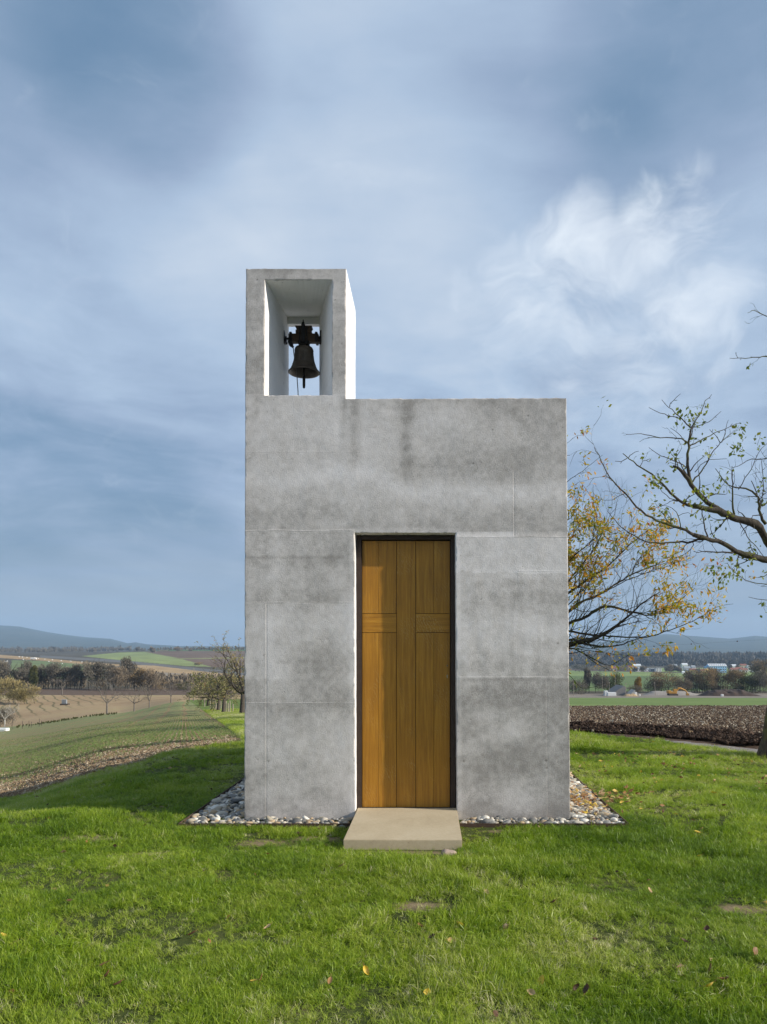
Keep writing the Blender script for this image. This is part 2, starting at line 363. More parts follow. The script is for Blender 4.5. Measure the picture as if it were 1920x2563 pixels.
def mat_bark(name, a, bcol, moss=0.0):
    m, t, b, o = newmat(name)
    P = t.node('ShaderNodeTexCoord').outputs['Object']
    n = t.noise(t.vmath('MULTIPLY', P, (1, 1, 0.35)), 26, 6, 0.65, 0.4); n2 = t.noise(P, 3.0, 4, 0.6)
    col = t.ramp(n, [(0.3, a), (0.7, bcol)])
    if moss: col = t.mix(t.math('MULTIPLY', t.maprange(n2, 0.45, 0.65), moss), col, c4(0.075, 0.085, 0.022))
    t.inp(b, 'Base Color', col); t.inp(b, 'Roughness', 0.9); t.inp(b, 'Specular IOR Level', 0.15)
    bn = t.node('ShaderNodeBump'); t.inp(bn, 'Strength', 0.7); t.inp(bn, 'Distance', 0.02); t.l.new(n, bn.inputs['Height']); t.l.new(bn.outputs[0], b.inputs['Normal'])
    return m
M_BARK = mat_bark('dark_bark', c4(0.014, 0.012, 0.009), c4(0.085, 0.072, 0.055), 0.8)
M_BARK2 = mat_bark('grey_bark', c4(0.035, 0.03, 0.025), c4(0.12, 0.10, 0.085), 0.15)
M_BARK3 = mat_bark('walnut_bark', c4(0.09, 0.078, 0.066), c4(0.20, 0.175, 0.15), 0.0)
M_BIRCH = mat_bark('pale_bark', c4(0.25, 0.23, 0.20), c4(0.48, 0.45, 0.41), 0.0)
def mat_twigmass(name, stops): return mat_leafy(name, stops, 0.12, rough=0.9, spec=0.1)
M_TW_DARK = mat_twigmass('dark_twigs', [(0, c4(0.075, 0.068, 0.056)), (0.6, c4(0.165, 0.148, 0.118)), (1, c4(0.26, 0.23, 0.17))])
M_TW_BROWN = mat_twigmass('brown_twigs', [(0, c4(0.10, 0.083, 0.065)), (0.6, c4(0.22, 0.18, 0.13)), (1, c4(0.34, 0.25, 0.155))])
M_TW_TAN = mat_twigmass('tan_twigs', [(0, c4(0.13, 0.105, 0.065)), (0.6, c4(0.27, 0.205, 0.12)), (1, c4(0.34, 0.22, 0.09))])
M_TW_WILLOW = mat_twigmass('willow_leaves', [(0, c4(0.12, 0.105, 0.05)), (0.6, c4(0.27, 0.225, 0.10)), (1, c4(0.42, 0.32, 0.15))])
M_TW_GREEN = mat_twigmass('hedge_leaves', [(0, c4(0.035, 0.042, 0.016)), (0.6, c4(0.08, 0.085, 0.03)), (1, c4(0.14, 0.13, 0.045))])
M_TW_GOLD = mat_twigmass('golden_leaves', [(0, c4(0.20, 0.13, 0.03)), (0.6, c4(0.34, 0.22, 0.05)), (1, c4(0.48, 0.33, 0.10))])

# ------------------------------------------------------------------ terrain (height by view azimuth and depth)
COLS = [-900, 0, 300, 450, 611, 1000, 1428, 1700, 1920, 2900]
def zp(z): return ('z', z)
rows = {
    -120: [zp(-6), zp(-1), zp(-.5), zp(0), zp(0), zp(0), zp(0), zp(0), zp(0), zp(0)],
    -2: [zp(-.4), zp(-.1), zp(0), zp(0), zp(0), zp(0), zp(0), zp(0), zp(0), zp(0)],
    3: [zp(-.20), zp(0), zp(0), zp(0), zp(0), zp(0), zp(0), zp(0), zp(0), zp(0)],
    5: [zp(-.45), zp(-.02), zp(0), zp(0), zp(0), zp(0), zp(0), zp(0), zp(0), zp(0)],
    7: [zp(-.9), zp(-.07), zp(-.02), zp(0), zp(0), zp(0), zp(0), zp(0), zp(0), zp(0)],
    9: [2080, 2024, 1962, zp(-.03), zp(-.01), zp(0), zp(0), zp(0), zp(0), zp(0)],
    11: [2070, 2014, 1934, 1899, zp(-.04), zp(0), zp(0), zp(0), 1889, 1889],
    13: [2045, 1992, 1905, 1876, 1863, zp(-.02), 1846, 1850, 1860, 1860],
    17: [2010, 1955, 1874, 1857, 1849, 1830, 1822, 1828, 1835, 1835],
    20: [1988, 1935, 1861, 1848, 1840, 1820, 1813, 1818, 1822, 1824],
    30: [1946, 1897, 1837, 1826, 1821, 1804, 1796, 1798, 1799, 1802],
    50: [1905, 1862, 1815, 1800, 1794, 1782, 1775, 1775, 1775, 1778],
    70: [1885, 1845, 1802, 1782, 1778, 1770, 1764, 1763, 1763, 1765],
    90: [1870, 1832, 1793, 1768, 1766, 1760, 1756, 1755, 1755, 1757],
    110: [1862, 1823, 1786, 1758, 1757, 1754, 1751, 1750, 1750, 1751],
    150: [1845, 1803, 1779, 1752, 1750, 1750, 1746.5, 1746.5, 1747, 1748],
    230: [1790, 1740, 1741, 1740, 1739, 1746, 1748, 1748, 1749, 1749],
    300: [1765, 1722, 1724, 1729, 1729, 1735, 1742, 1741, 1741, 1741],
    400: [1730, 1701, 1706, 1712, 1713, 1722, 1728, 1727, 1727, 1727],
    550: [1705, 1680, 1688, 1694, 1696, 1703, 1712, 1711, 1711, 1711],
    800: [1680, 1661, 1666, 1673, 1674, 1684, 1695, 1695, 1695, 1695],
    1200: [1655, 1643, 1647, 1650, 1652, 1666, 1678, 1677, 1677, 1677],
    1800: [1638, 1633, 1631, 1627, 1627, 1645, 1663, 1662, 1662, 1662],
    2600: [1633, 1631, 1630, 1629, 1629, 1640, 1652, 1652, 1652, 1652],
    4200: [1626, 1627, 1627, 1626, 1625, 1630, 1639, 1639, 1639, 1639],
}
TY = np.array(sorted(rows)); TP = np.zeros((len(TY), len(COLS)))
for i, yy in enumerate(TY):
    for j, v in enumerate(rows[yy]):
        TP[i, j] = v[1] if isinstance(v, tuple) else EYE - (v - HY) / F * yy      # store heights
HILL = [(-900, 1585), (-300, 1572), (0, 1565.6), (50, 1569), (116, 1582), (166, 1589.5), (216, 1595), (278, 1599), (320, 1610), (340, 1607.5), (370, 1613), (450, 1617), (611, 1618), (900, 1616), (1200, 1613), (1428, 1611), (1500, 1607), (1588, 1598), (1620, 1590.6), (1670, 1587.5), (1714, 1590.6), (1776, 1595), (1827, 1598.5), (1864, 1594.7), (1889, 1591.5), (1920, 1593.7), (2200, 1588), (2900, 1600)]
HILL = np.array(HILL)
def ly(y): return np.where(y > 3, np.log(np.maximum(y, 3) / 3.0) + 3.0, np.where(y > -2, 2 + (y + 2) / 5, 2 + (y + 2) / 60))
LY = ly(TY.astype(float))
def hermite(xq, xs, V):
    """monotone-ish cubic through the rows of V"""
    k = np.clip(np.searchsorted(xs, xq) - 1, 0, len(xs) - 2); h_ = (xs[1:] - xs[:-1])
    dl = (V[1:] - V[:-1]) / h_[:, None]
    m = np.zeros_like(V); m[1:-1] = np.where(dl[1:] * dl[:-1] > 0, 2 * dl[1:] * dl[:-1] / (dl[1:] + dl[:-1] + 1e-12), 0); m[0] = dl[0]; m[-1] = dl[-1]
    tt = (np.clip(xq, xs[0], xs[-1]) - xs[k]) / h_[k]; tt = tt[:, None]; hh = h_[k][:, None]
    return (2 * tt**3 - 3 * tt**2 + 1) * V[k] + (tt**3 - 2 * tt**2 + tt) * hh * m[k] + (-2 * tt**3 + 3 * tt**2) * V[k + 1] + (tt**3 - tt**2) * hh * m[k + 1]
def wid(Y): return np.where(Y >= 3, Y, 3 + (3 - Y) * 1.0)
def ground(px, Y, detail=True):
    """height of the terrain at azimuth px and depth Y (arrays)"""
    px = np.atleast_1d(np.asarray(px, float)); Y = np.atleast_1d(np.asarray(Y, float)); px, Y = np.broadcast_arrays(px, Y)
    V = hermite(ly(Y.ravel()), LY, TP)
    c = np.array(COLS, float); p = np.clip(px.ravel(), c[0], c[-1]); k = np.clip(np.searchsorted(c, p) - 1, 0, len(c) - 2)
    t = (p - c[k]) / (c[k + 1] - c[k]); t = t * t * (3 - 2 * t) * 0.5 + t * 0.5
    i = np.arange(len(p)); z = V[i, k] * (1 - t) + V[i, k + 1] * t
    yy = Y.ravel()
    top = EYE - (np.interp(p, HILL[:, 0], HILL[:, 1]) - HY) / F * 7800
    z4 = z
    f = sstep(4300, 7800, yy); z = np.where(yy > 4200, z4 * (1 - f) + top * f, z)
    x = (p - CX) / F * wid(yy)
    # spurs and gullies on the far hills
    z = z + np.where(yy > 4200, f * (1 - sstep(7000, 7800, yy)) * 50 * (fbm(x / 900, yy / 1500, 5, 4) - 0.5), 0)
    z = z - sstep(7800, 9500, yy) * 60
    if detail:
        # lawn undulation away from the building
        inb = (1 - sstep(2.2, 3.2, np.abs(x + 0.2))) * sstep(5.2, 6.2, yy) * (1 - sstep(11.6, 12.2, yy))
        z = z + (fbm(x * 0.55, yy * 0.55, 3, 3) - 0.5) * 0.10 * (1 - inb) * (1 - sstep(16, 30, yy)) * sstep(-3, 1, yy)
        z = z - 0.036 * inb
    return z.reshape(px.shape)
def G(px, Y):
    return ((px - CX) / F * Y, Y, float(ground(px, Y)[0]))
def gz(x, y):
    x = np.asarray(x, float); y = np.asarray(y, float)
    return ground(x / wid(y) * F + CX, y)
def solveY(px, py, y0, y1):
    Y = np.linspace(y0, y1, 600); z = ground(np.full(600, px), Y); p = HY - (z - EYE) / Y * F
    k = int(np.argmin(np.abs(p - py))); return float(Y[k])

# boundaries, as depth over azimuth
LAWN = np.array([(-900, 12.3), (0, 12.0), (150, 11.9), (300, 11.8), (450, 12.2), (611, 13.4), (800, 16), (1300, 15), (1428, 14.0), (1560, 13.2), (1700, 12.3), (1820, 11.5), (1920, 11.0), (2900, 10.0)])
BANK = np.array([(14, 620), (16, 608), (20, 598), (30, 570), (50, 532), (70, 510), (90, 492), (110, 478), (140, 465)])      # depth -> azimuth of the field's right edge
def lawn_edge(px): return np.interp(px, LAWN[:, 0], LAWN[:, 1])

BARE = [(-1.35, 6.15, .30, .16), (-0.95, 6.30, .30, .12), (-0.2, 5.78, .62, .12), (0.25, 5.55, .35, .12), (-.1, 4.55, .25, .10), (-2.9, 6.3, .45, .14), (-2.2, 5.75, .3, .1), (1.9, 4.5, .25, .1), (0.7, 6.55, .35, .08), (5.2, 10.3, 1.0, .35)]
def build_terrain():
    u = np.concatenate([np.linspace(-900, -40, 26), np.linspace(-30, 611, 300), np.linspace(622, 1418, 70), np.linspace(1428, 1950, 250), np.linspace(1990, 2900, 26)])
    Ys = np.concatenate([[-120, -80, -50, -30, -15, -8, -4, -1], np.linspace(1, 3, 8)[:-1], np.exp(np.linspace(math.log(3), math.log(9500), 700))])
    P, Y = np.meshgrid(u, Ys); Z = ground(P, Y); X = (P - CX) / F * wid(Y)
    # rough clods near field edges
    le = lawn_edge(P); dist = Y - le
    soil = (P > 1200) & (dist > 0.0) & (Y < 62)
    Z = Z + np.where(soil, (fbm(X * 2.6, Y * 1.8, 9, 4) - 0.5) * 0.16 * sstep(0.9, 2.0, dist) , 0)
    # plough ridge along the near edge of the field
    ridge = np.exp(-((dist - (2.9 + 0.25 * (fbm(X * .9, Y * .2, 6, 2) - .5))) / 0.75) ** 2)
    Z = Z + np.where(P > 1200, 0.10 * ridge * (1 - sstep(60, 90, Y)), 0) - np.where(P > 1200, 0.07 * np.exp(-((dist - 1.7) / 0.6) ** 2), 0)
    lf = (P < 640) & (dist > 0.1) & (Y < 100)
    Z = Z + np.where(lf, (fbm(X * 3.2, Y * 2.4, 19, 3) - 0.5) * 0.10 * (1 - sstep(0.5, 6, dist) * 0.7), 0)
    V = np.stack([X, Y, Z], -1).reshape(-1, 3)
    nr, nc = P.shape
    i = np.arange(nr - 1)[:, None] * nc + np.arange(nc - 1)[None, :]
    Fq = np.stack([i, i + 1, i + nc + 1, i + nc], -1).reshape(-1, 4)
    pc = (P[:-1, :-1] + P[1:, 1:]).ravel() / 2; yc = np.sqrt(np.maximum(Y[:-1, :-1], .01) * np.maximum(Y[1:, 1:], .01)).ravel(); yc = np.where(Y[1:, 1:].ravel() < 3, 0, yc)
    le = lawn_edge(pc); bank = np.interp(yc, BANK[:, 0], BANK[:, 1])
    bare = np.zeros(P.size); Xr, Yr = X.ravel(), Y.ravel()
    for (a, b_, rx, ry) in BARE:
        bare = np.maximum(bare, np.exp(-(((Xr - a) / rx) ** 2 + ((Yr - b_) / ry) ** 2) * (.6 + .8 * fbm(Xr * 6, Yr * 6, 33, 3))))
    cls = np.zeros(len(yc), int)                                       # 0 lawn
    left = pc < bank; right = pc > 1250
    out = yc > le
    cls[out & left & (yc < 118)] = 1                                    # sprouting field
    cls[out & ~left & ~right & (yc < 150)] = 2                          # grass bank
    cls[out & ~left & ~right & (pc < 700) & (yc < 150)] = 2
    pathw = np.interp(pc, [1600, 1740, 1920, 2900], [0.0, 0.45, 1.0, 1.2]); p0 = np.interp(pc, [1600, 1920], [0.0, 0.22])
    cls[out & right & (yc < 64)] = 3                                    # ploughed
    cls[out & right & (yc > le + p0) & (yc < le + p0 + pathw)] = 4      # path
    cls[out & right & (yc >= 64) & (yc < 160)] = 5                      # far green strip
    cls[(yc >= 118) & (pc < 700) & (yc < 232) & ~((cls == 2))] = 6      # stubble
    cls[(yc >= 232) & (pc < 700) & (yc < 300)] = 7                      # brown strip
    cls[((yc >= 150) & (pc >= 700)) & (cls != 5)] = 8
    cls[(yc >= 300)] = 8
    cls[(yc >= 4300)] = 9
    names = {0: 'lawn_ground', 1: 'sprouting_field', 2: 'grass_bank', 3: 'ploughed_field', 4: 'path', 5: 'green_field', 6: 'stubble_field', 7: 'brown_field', 8: 'distant_fields', 9: 'distant_hills'}
    # colour patches of the far land, in world azimuth/depth
    zc = (Z[:-1, :-1] + Z[1:, 1:]).ravel() / 2
    zv = Z.ravel(); yv = np.maximum(Y.ravel(), 1); pv = P.ravel(); qv = HY - (zv - EYE) / yv * F
    col = np.zeros((len(zv), 3)); col[:] = (0.085, 0.072, 0.048)
    def poly(pts, c):
        pts = np.array(pts, float); ins = np.zeros(len(pv), bool); j = len(pts) - 1
        for k in range(len(pts)):
            a = pts[k]; b_ = pts[j]
            cond = ((a[1] > qv) != (b_[1] > qv)) & (pv < (b_[0] - a[0]) * (qv - a[1]) / (b_[1] - a[1] + 1e-9) + a[0]); ins ^= cond; j = k
        ins &= (yv > 290) & (yv < 4300); col[ins] = c
    GREEN = (0.23, 0.27, 0.10)
    poly([(-900, 1640), (0, 1639), (97, 1646), (222, 1658), (300, 1663), (300, 1668), (222, 1664), (97, 1653), (0, 1647), (-900, 1648)], (0.36, 0.25, 0.13))
    poly([(30, 1652), (100, 1654), (222, 1664), (260, 1668), (260, 1700), (20, 1700)], (0.15, 0.19, 0.08))
    poly([(203, 1642), (300, 1633), (359, 1631), (444, 1647), (495, 1660.5), (530, 1669), (464, 1667), (300, 1652), (230, 1645)], GREEN)
    poly([(359, 1631), (400, 1629), (700, 1628), (700, 1676), (530, 1669), (495, 1660.5), (444, 1647)], (0.155, 0.105, 0.072))
    poly([(430, 1648), (620, 1645), (620, 1647.5), (450, 1650)], (0.22, 0.22, 0.09))
    poly([(359, 1631), (400, 1625), (700, 1624.5), (700, 1629), (400, 1629.5)], (0.075, 0.14, 0.05))
    poly([(100, 1640), (300, 1652), (515, 1674), (700, 1690), (700, 1696), (515, 1683), (300, 1658), (100, 1646)], (0.14, 0.135, 0.125))
    poly([(325, 1664), (386, 1666), (530, 1683), (700, 1700), (700, 1712), (388, 1683)], (0.37, 0.26, 0.14))
    poly([(375, 1681), (530, 1691), (700, 1708), (700, 1716), (510, 1704), (380, 1690)], (0.26, 0.22, 0.17))
    poly([(370, 1691), (510, 1704), (700, 1718), (700, 1740), (370, 1730)], (0.075, 0.05, 0.035))
    poly([(-900, 1624), (203, 1630), (330, 1630), (203, 1641), (0, 1637), (-900, 1636)], (0.095, 0.085, 0.065))
    # right
    poly([(1000, 1672), (2900, 1672), (2900, 1692), (1000, 1692)], (0.20, 0.26, 0.09))
    poly([(1000, 1692), (2900, 1692), (2900, 1730), (1000, 1730)], (0.12, 0.17, 0.06))
    poly([(1400, 1672.5), (1547, 1672.5), (1640, 1681), (1680, 1683), (1555, 1681), (1400, 1678)], (0.115, 0.085, 0.07))
    poly([(1640, 1683), (1760, 1681.5), (1760, 1683.5), (1640, 1685)], (0.10, 0.08, 0.06))
    cons = (pv > 1200) & (yv > 170) & (yv < 340); col[cons] = (0.22, 0.19, 0.155)
    hl = yv >= 4200; col[hl] = (0.045, 0.055, 0.036)
    nz = fbm(pv / 40, np.log(yv) * 30, 21, 4)[:, None]
    col = col * (0.75 + 0.5 * nz)
    objs = {}
    for k, nm in names.items():
        sel = Fq[cls == k]
        if len(sel) == 0: continue
        used, inv = np.unique(sel, return_inverse=True)
        mb = MB(); mb.add(V[used], inv.reshape(-1, 4), 0, bare[used] if k == 0 else np.clip((Y.ravel() - lawn_edge(P.ravel()))[used] / 10, -1, 20))
        o = mb.obj(nm, TERR_MATS[k], smooth=True)
        ca = o.data.attributes.new('landcol', 'FLOAT_COLOR', 'POINT')
        ca.data.foreach_set('color', np.concatenate([col[used], np.ones((len(used), 1))], 1).astype(np.float32).ravel())
        o['kind'] = 'structure'; objs[nm] = o
    return objs

def terr_mat(name, fn, rough=0.95, bump=None):
    m, t, b, o = newmat(name); P = t.node('ShaderNodeTexCoord').outputs['Object']
    col, hgt = fn(t, P); t.inp(b, 'Base Color', col); t.inp(b, 'Roughness', rough); t.inp(b, 'Specular IOR Level', 0.1)
    if hgt is not None:
        bn = t.node('ShaderNodeBump'); t.inp(bn, 'Strength', bump[0]); t.inp(bn, 'Distance', bump[1]); t.l.new(hgt, bn.inputs['Height']); t.l.new(bn.outputs[0], b.inputs['Normal'])
    return m
def f_lawn(t, P):
    n = t.noise(P, 2.5, 5, 0.6); n2 = t.noise(P, 40, 5, 0.7)
    col = t.ramp(t.math('ADD', t.math('MULTIPLY', n, 0.6), t.math('MULTIPLY', n2, 0.4)), [(0.35, c4(0.03, 0.045, 0.012)), (0.55, c4(0.07, 0.085, 0.022)), (0.72, c4(0.17, 0.125, 0.07))])
    col = t.mix(t.math('MULTIPLY', t.maprange(t.attr('val'), .3, .9), .8), col, t.mix(n2, c4(0.17, 0.12, 0.07), c4(0.36, 0.27, 0.17)))
    return col, n2
def f_sprout(t, P):
    # drilled rows running away from the viewer, young green shoots on brown soil
    sep = t.node('ShaderNodeSeparateXYZ'); t.l.new(P, sep.inputs[0]); x, y, z = sep.outputs
    q = t.math('ADD', x, t.math('MULTIPLY', y, 0.33)); q = t.math('ADD', q, t.math('MULTIPLY', t.noise(P, 0.12, 2), .8))
    row = t.math('ADD', 0.5, t.math('MULTIPLY', t.math('SINE', t.math('MULTIPLY', q, 2 * math.pi / 0.15)), 0.5))
    tram = t.math('ADD', 0.5, t.math('MULTIPLY', t.math('SINE', t.math('MULTIPLY', q, 2 * math.pi / 1.8)), 0.5))
    n = t.noise(P, 0.35, 5, 0.6); n2 = t.noise(P, 9, 5, 0.7); n3 = t.noise(P, 45, 4, 0.7)
    edge = t.attr('val')
    g = t.math('ADD', t.math('MULTIPLY', row, 0.28), t.math('ADD', t.math('MULTIPLY', n, 0.62), t.math('MULTIPLY', n2, 0.42)))
    g = t.math('SUBTRACT', g, t.math('MULTIPLY', t.maprange(tram, 0.86, 1.0), 0.25))
    g = t.math('ADD', g, t.maprange(edge, 0.0, 1.6, -0.62, 0.0)); g = t.math('ADD', g, t.maprange(edge, 1.0, 18.0, -0.12, 0.26))
    gm = t.maprange(g, 0.42, 0.74)
    soil = t.ramp(n3, [(0.3, c4(0.17, 0.115, 0.06)), (0.6, c4(0.36, 0.26, 0.14)), (0.8, c4(0.50, 0.39, 0.23))])
    green = t.mix(n2, c4(0.15, 0.19, 0.075), c4(0.27, 0.31, 0.135))
    return t.mix(gm, soil, green), t.math('ADD', n2, n3)
def f_bank(t, P):
    n = t.noise(P, 0.6, 5, 0.6); n2 = t.noise(P, 14, 5, 0.7)
    return t.ramp(t.math('ADD', t.math('MULTIPLY', n, 0.5), t.math('MULTIPLY', n2, 0.5)), [(0.32, c4(0.055, 0.085, 0.020)), (0.5, c4(0.13, 0.18, 0.045)), (0.68, c4(0.23, 0.26, 0.085))]), n2
def f_plough(t, P):
    n2 = t.noise(P, 5, 5, 0.7); n3 = t.noise(P, 22, 4, 0.7); n = t.noise(P, 0.5, 3)
    sp = t.math('GREATER_THAN', t.noise(P, 11, 3, 0.6), 0.66)
    col = t.ramp(t.math('ADD', t.math('MULTIPLY', n2, 0.5), t.math('MULTIPLY', n3, 0.5)), [(0.32, c4(0.032, 0.021, 0.016)), (0.5, c4(0.095, 0.062, 0.045)), (0.68, c4(0.20, 0.14, 0.10))])
    col = t.mix(t.math('MULTIPLY', sp, 0.6), col, c4(0.33, 0.27, 0.17))
    col = t.vmath('SCALE', col, scale=t.math('ADD', 0.8, t.math('MULTIPLY', n, 0.4)))
    return col, t.math('ADD', n2, n3)
def f_path(t, P):
    n2 = t.noise(P, 4, 5, 0.7); n3 = t.noise(P, 60, 4, 0.7)
    return t.ramp(t.math('ADD', t.math('MULTIPLY', n2, 0.6), t.math('MULTIPLY', n3, 0.4)), [(0.35, c4(0.10, 0.08, 0.07)), (0.5, c4(0.21, 0.19, 0.175)), (0.7, c4(0.32, 0.30, 0.28))]), n3
def f_green(t, P):
    n = t.noise(P, 0.08, 4); n2 = t.noise(P, 1.2, 5, 0.7)
    return t.ramp(t.math('ADD', t.math('MULTIPLY', n, 0.5), t.math('MULTIPLY', n2, 0.5)), [(0.3, c4(0.10, 0.15, 0.045)), (0.55, c4(0.165, 0.225, 0.075)), (0.7, c4(0.22, 0.265, 0.11))]), n2
def f_stubble(t, P):
    sep = t.node('ShaderNodeSeparateXYZ'); t.l.new(P, sep.inputs[0]); x, y, z = sep.outputs
    q = t.math('ADD', t.math('MULTIPLY', x, 1.0), t.math('MULTIPLY', y, 0.60)); q = t.math('ADD', q, t.math('MULTIPLY', t.noise(P, 0.05, 3), 6.0))
    tr = t.math('POWER', t.math('ADD', 0.5, t.math('MULTIPLY', t.math('SINE', t.math('MULTIPLY', q, 2 * math.pi / 3.3)), 0.5)), 12.0)
    mask = t.maprange(x, -92.0, -76.0, 1.0, 0.0)
    n = t.noise(P, 0.03, 4); n2 = t.noise(P, 0.9, 5, 0.7)
    col = t.ramp(t.math('ADD', t.math('MULTIPLY', n, 0.6), t.math('MULTIPLY', n2, 0.4)), [(0.35, c4(0.25, 0.17, 0.095)), (0.5, c4(0.36, 0.26, 0.15)), (0.65, c4(0.34, 0.30, 0.14))])
    return t.mix(t.math('MULTIPLY', t.math('MULTIPLY', tr, mask), 0.75), col, c4(0.085, 0.085, 0.04)), n2
def f_brown(t, P):
    n = t.noise(P, 0.6, 5, 0.7); return t.ramp(n, [(0.3, c4(0.09, 0.062, 0.045)), (0.7, c4(0.16, 0.115, 0.085))]), n
def f_far(t, P):
    n = t.noise(P, 0.03, 6, 0.7); col = t.vmath('SCALE', t.attr('landcol', 'Color'), scale=t.math('ADD', 0.72, t.math('MULTIPLY', n, 0.56))); return col, None
def f_hill(t, P):
    n = t.noise(P, 0.006, 7, 0.7); n2 = t.noise(P, 0.0008, 3, 0.5)
    f = t.math('ADD', t.math('MULTIPLY', n, 0.6), t.math('MULTIPLY', n2, 0.4))
    return t.ramp(f, [(0.35, c4(0.020, 0.028, 0.014)), (0.55, c4(0.06, 0.062, 0.032)), (0.68, c4(0.10, 0.09, 0.05))]), n
TERR_MATS = {0: terr_mat('lawn_soil', f_lawn, bump=(0.5, 0.02)), 1: terr_mat('sprouting_soil', f_sprout, bump=(0.9, 0.05)), 2: terr_mat('bank_grass', f_bank, bump=(0.7, 0.05)),
             3: terr_mat('ploughed_soil', f_plough, bump=(1.0, 0.08)), 4: terr_mat('track_gravel', f_path, bump=(0.5, 0.01)), 5: terr_mat('green_crop', f_green, bump=(0.5, 0.1)),
             6: terr_mat('stubble', f_stubble, bump=(0.4, 0.1)), 7: terr_mat('brown_soil', f_brown, bump=(0.5, 0.2)), 8: terr_mat('patchwork', f_far), 9: terr_mat('wooded_hill', f_hill, bump=(1.0, 30.0))}
TERR = build_terrain()

# ------------------------------------------------------------------ chapel
YF = 7.0; S = F / YF
def wx(px): return (px - CX) / S
def wz(py): return EYE + (HY - py) / S
XL = wx(611); XR = wx(1428); ZB = -0.06; ZR = 3.925; ZT = wz(672)
TXR = wx(867.5)                                   # right face of the bell tower
BX0, BX1, BZ0, BZ1 = wx(660), wx(831), wz(989), wz(700)      # bell opening
DX0, DX1, DZ1 = wx(889.5), wx(1143.5), wz(1334)    # doorway
DZ0 = 0.03
YB = 11.0; YT = 7.87; YD = 7.15
def lean(x, z):
    """walls draw in slightly with height, as cast"""
    f = (x - XL) / (XR - XL)
    return x - f * 0.0097 * z + (1 - f) * 0.0022 * np.maximum(z - 0, 0) + np.where(z > 3.9, 0.004 * (z - 3.9), 0)

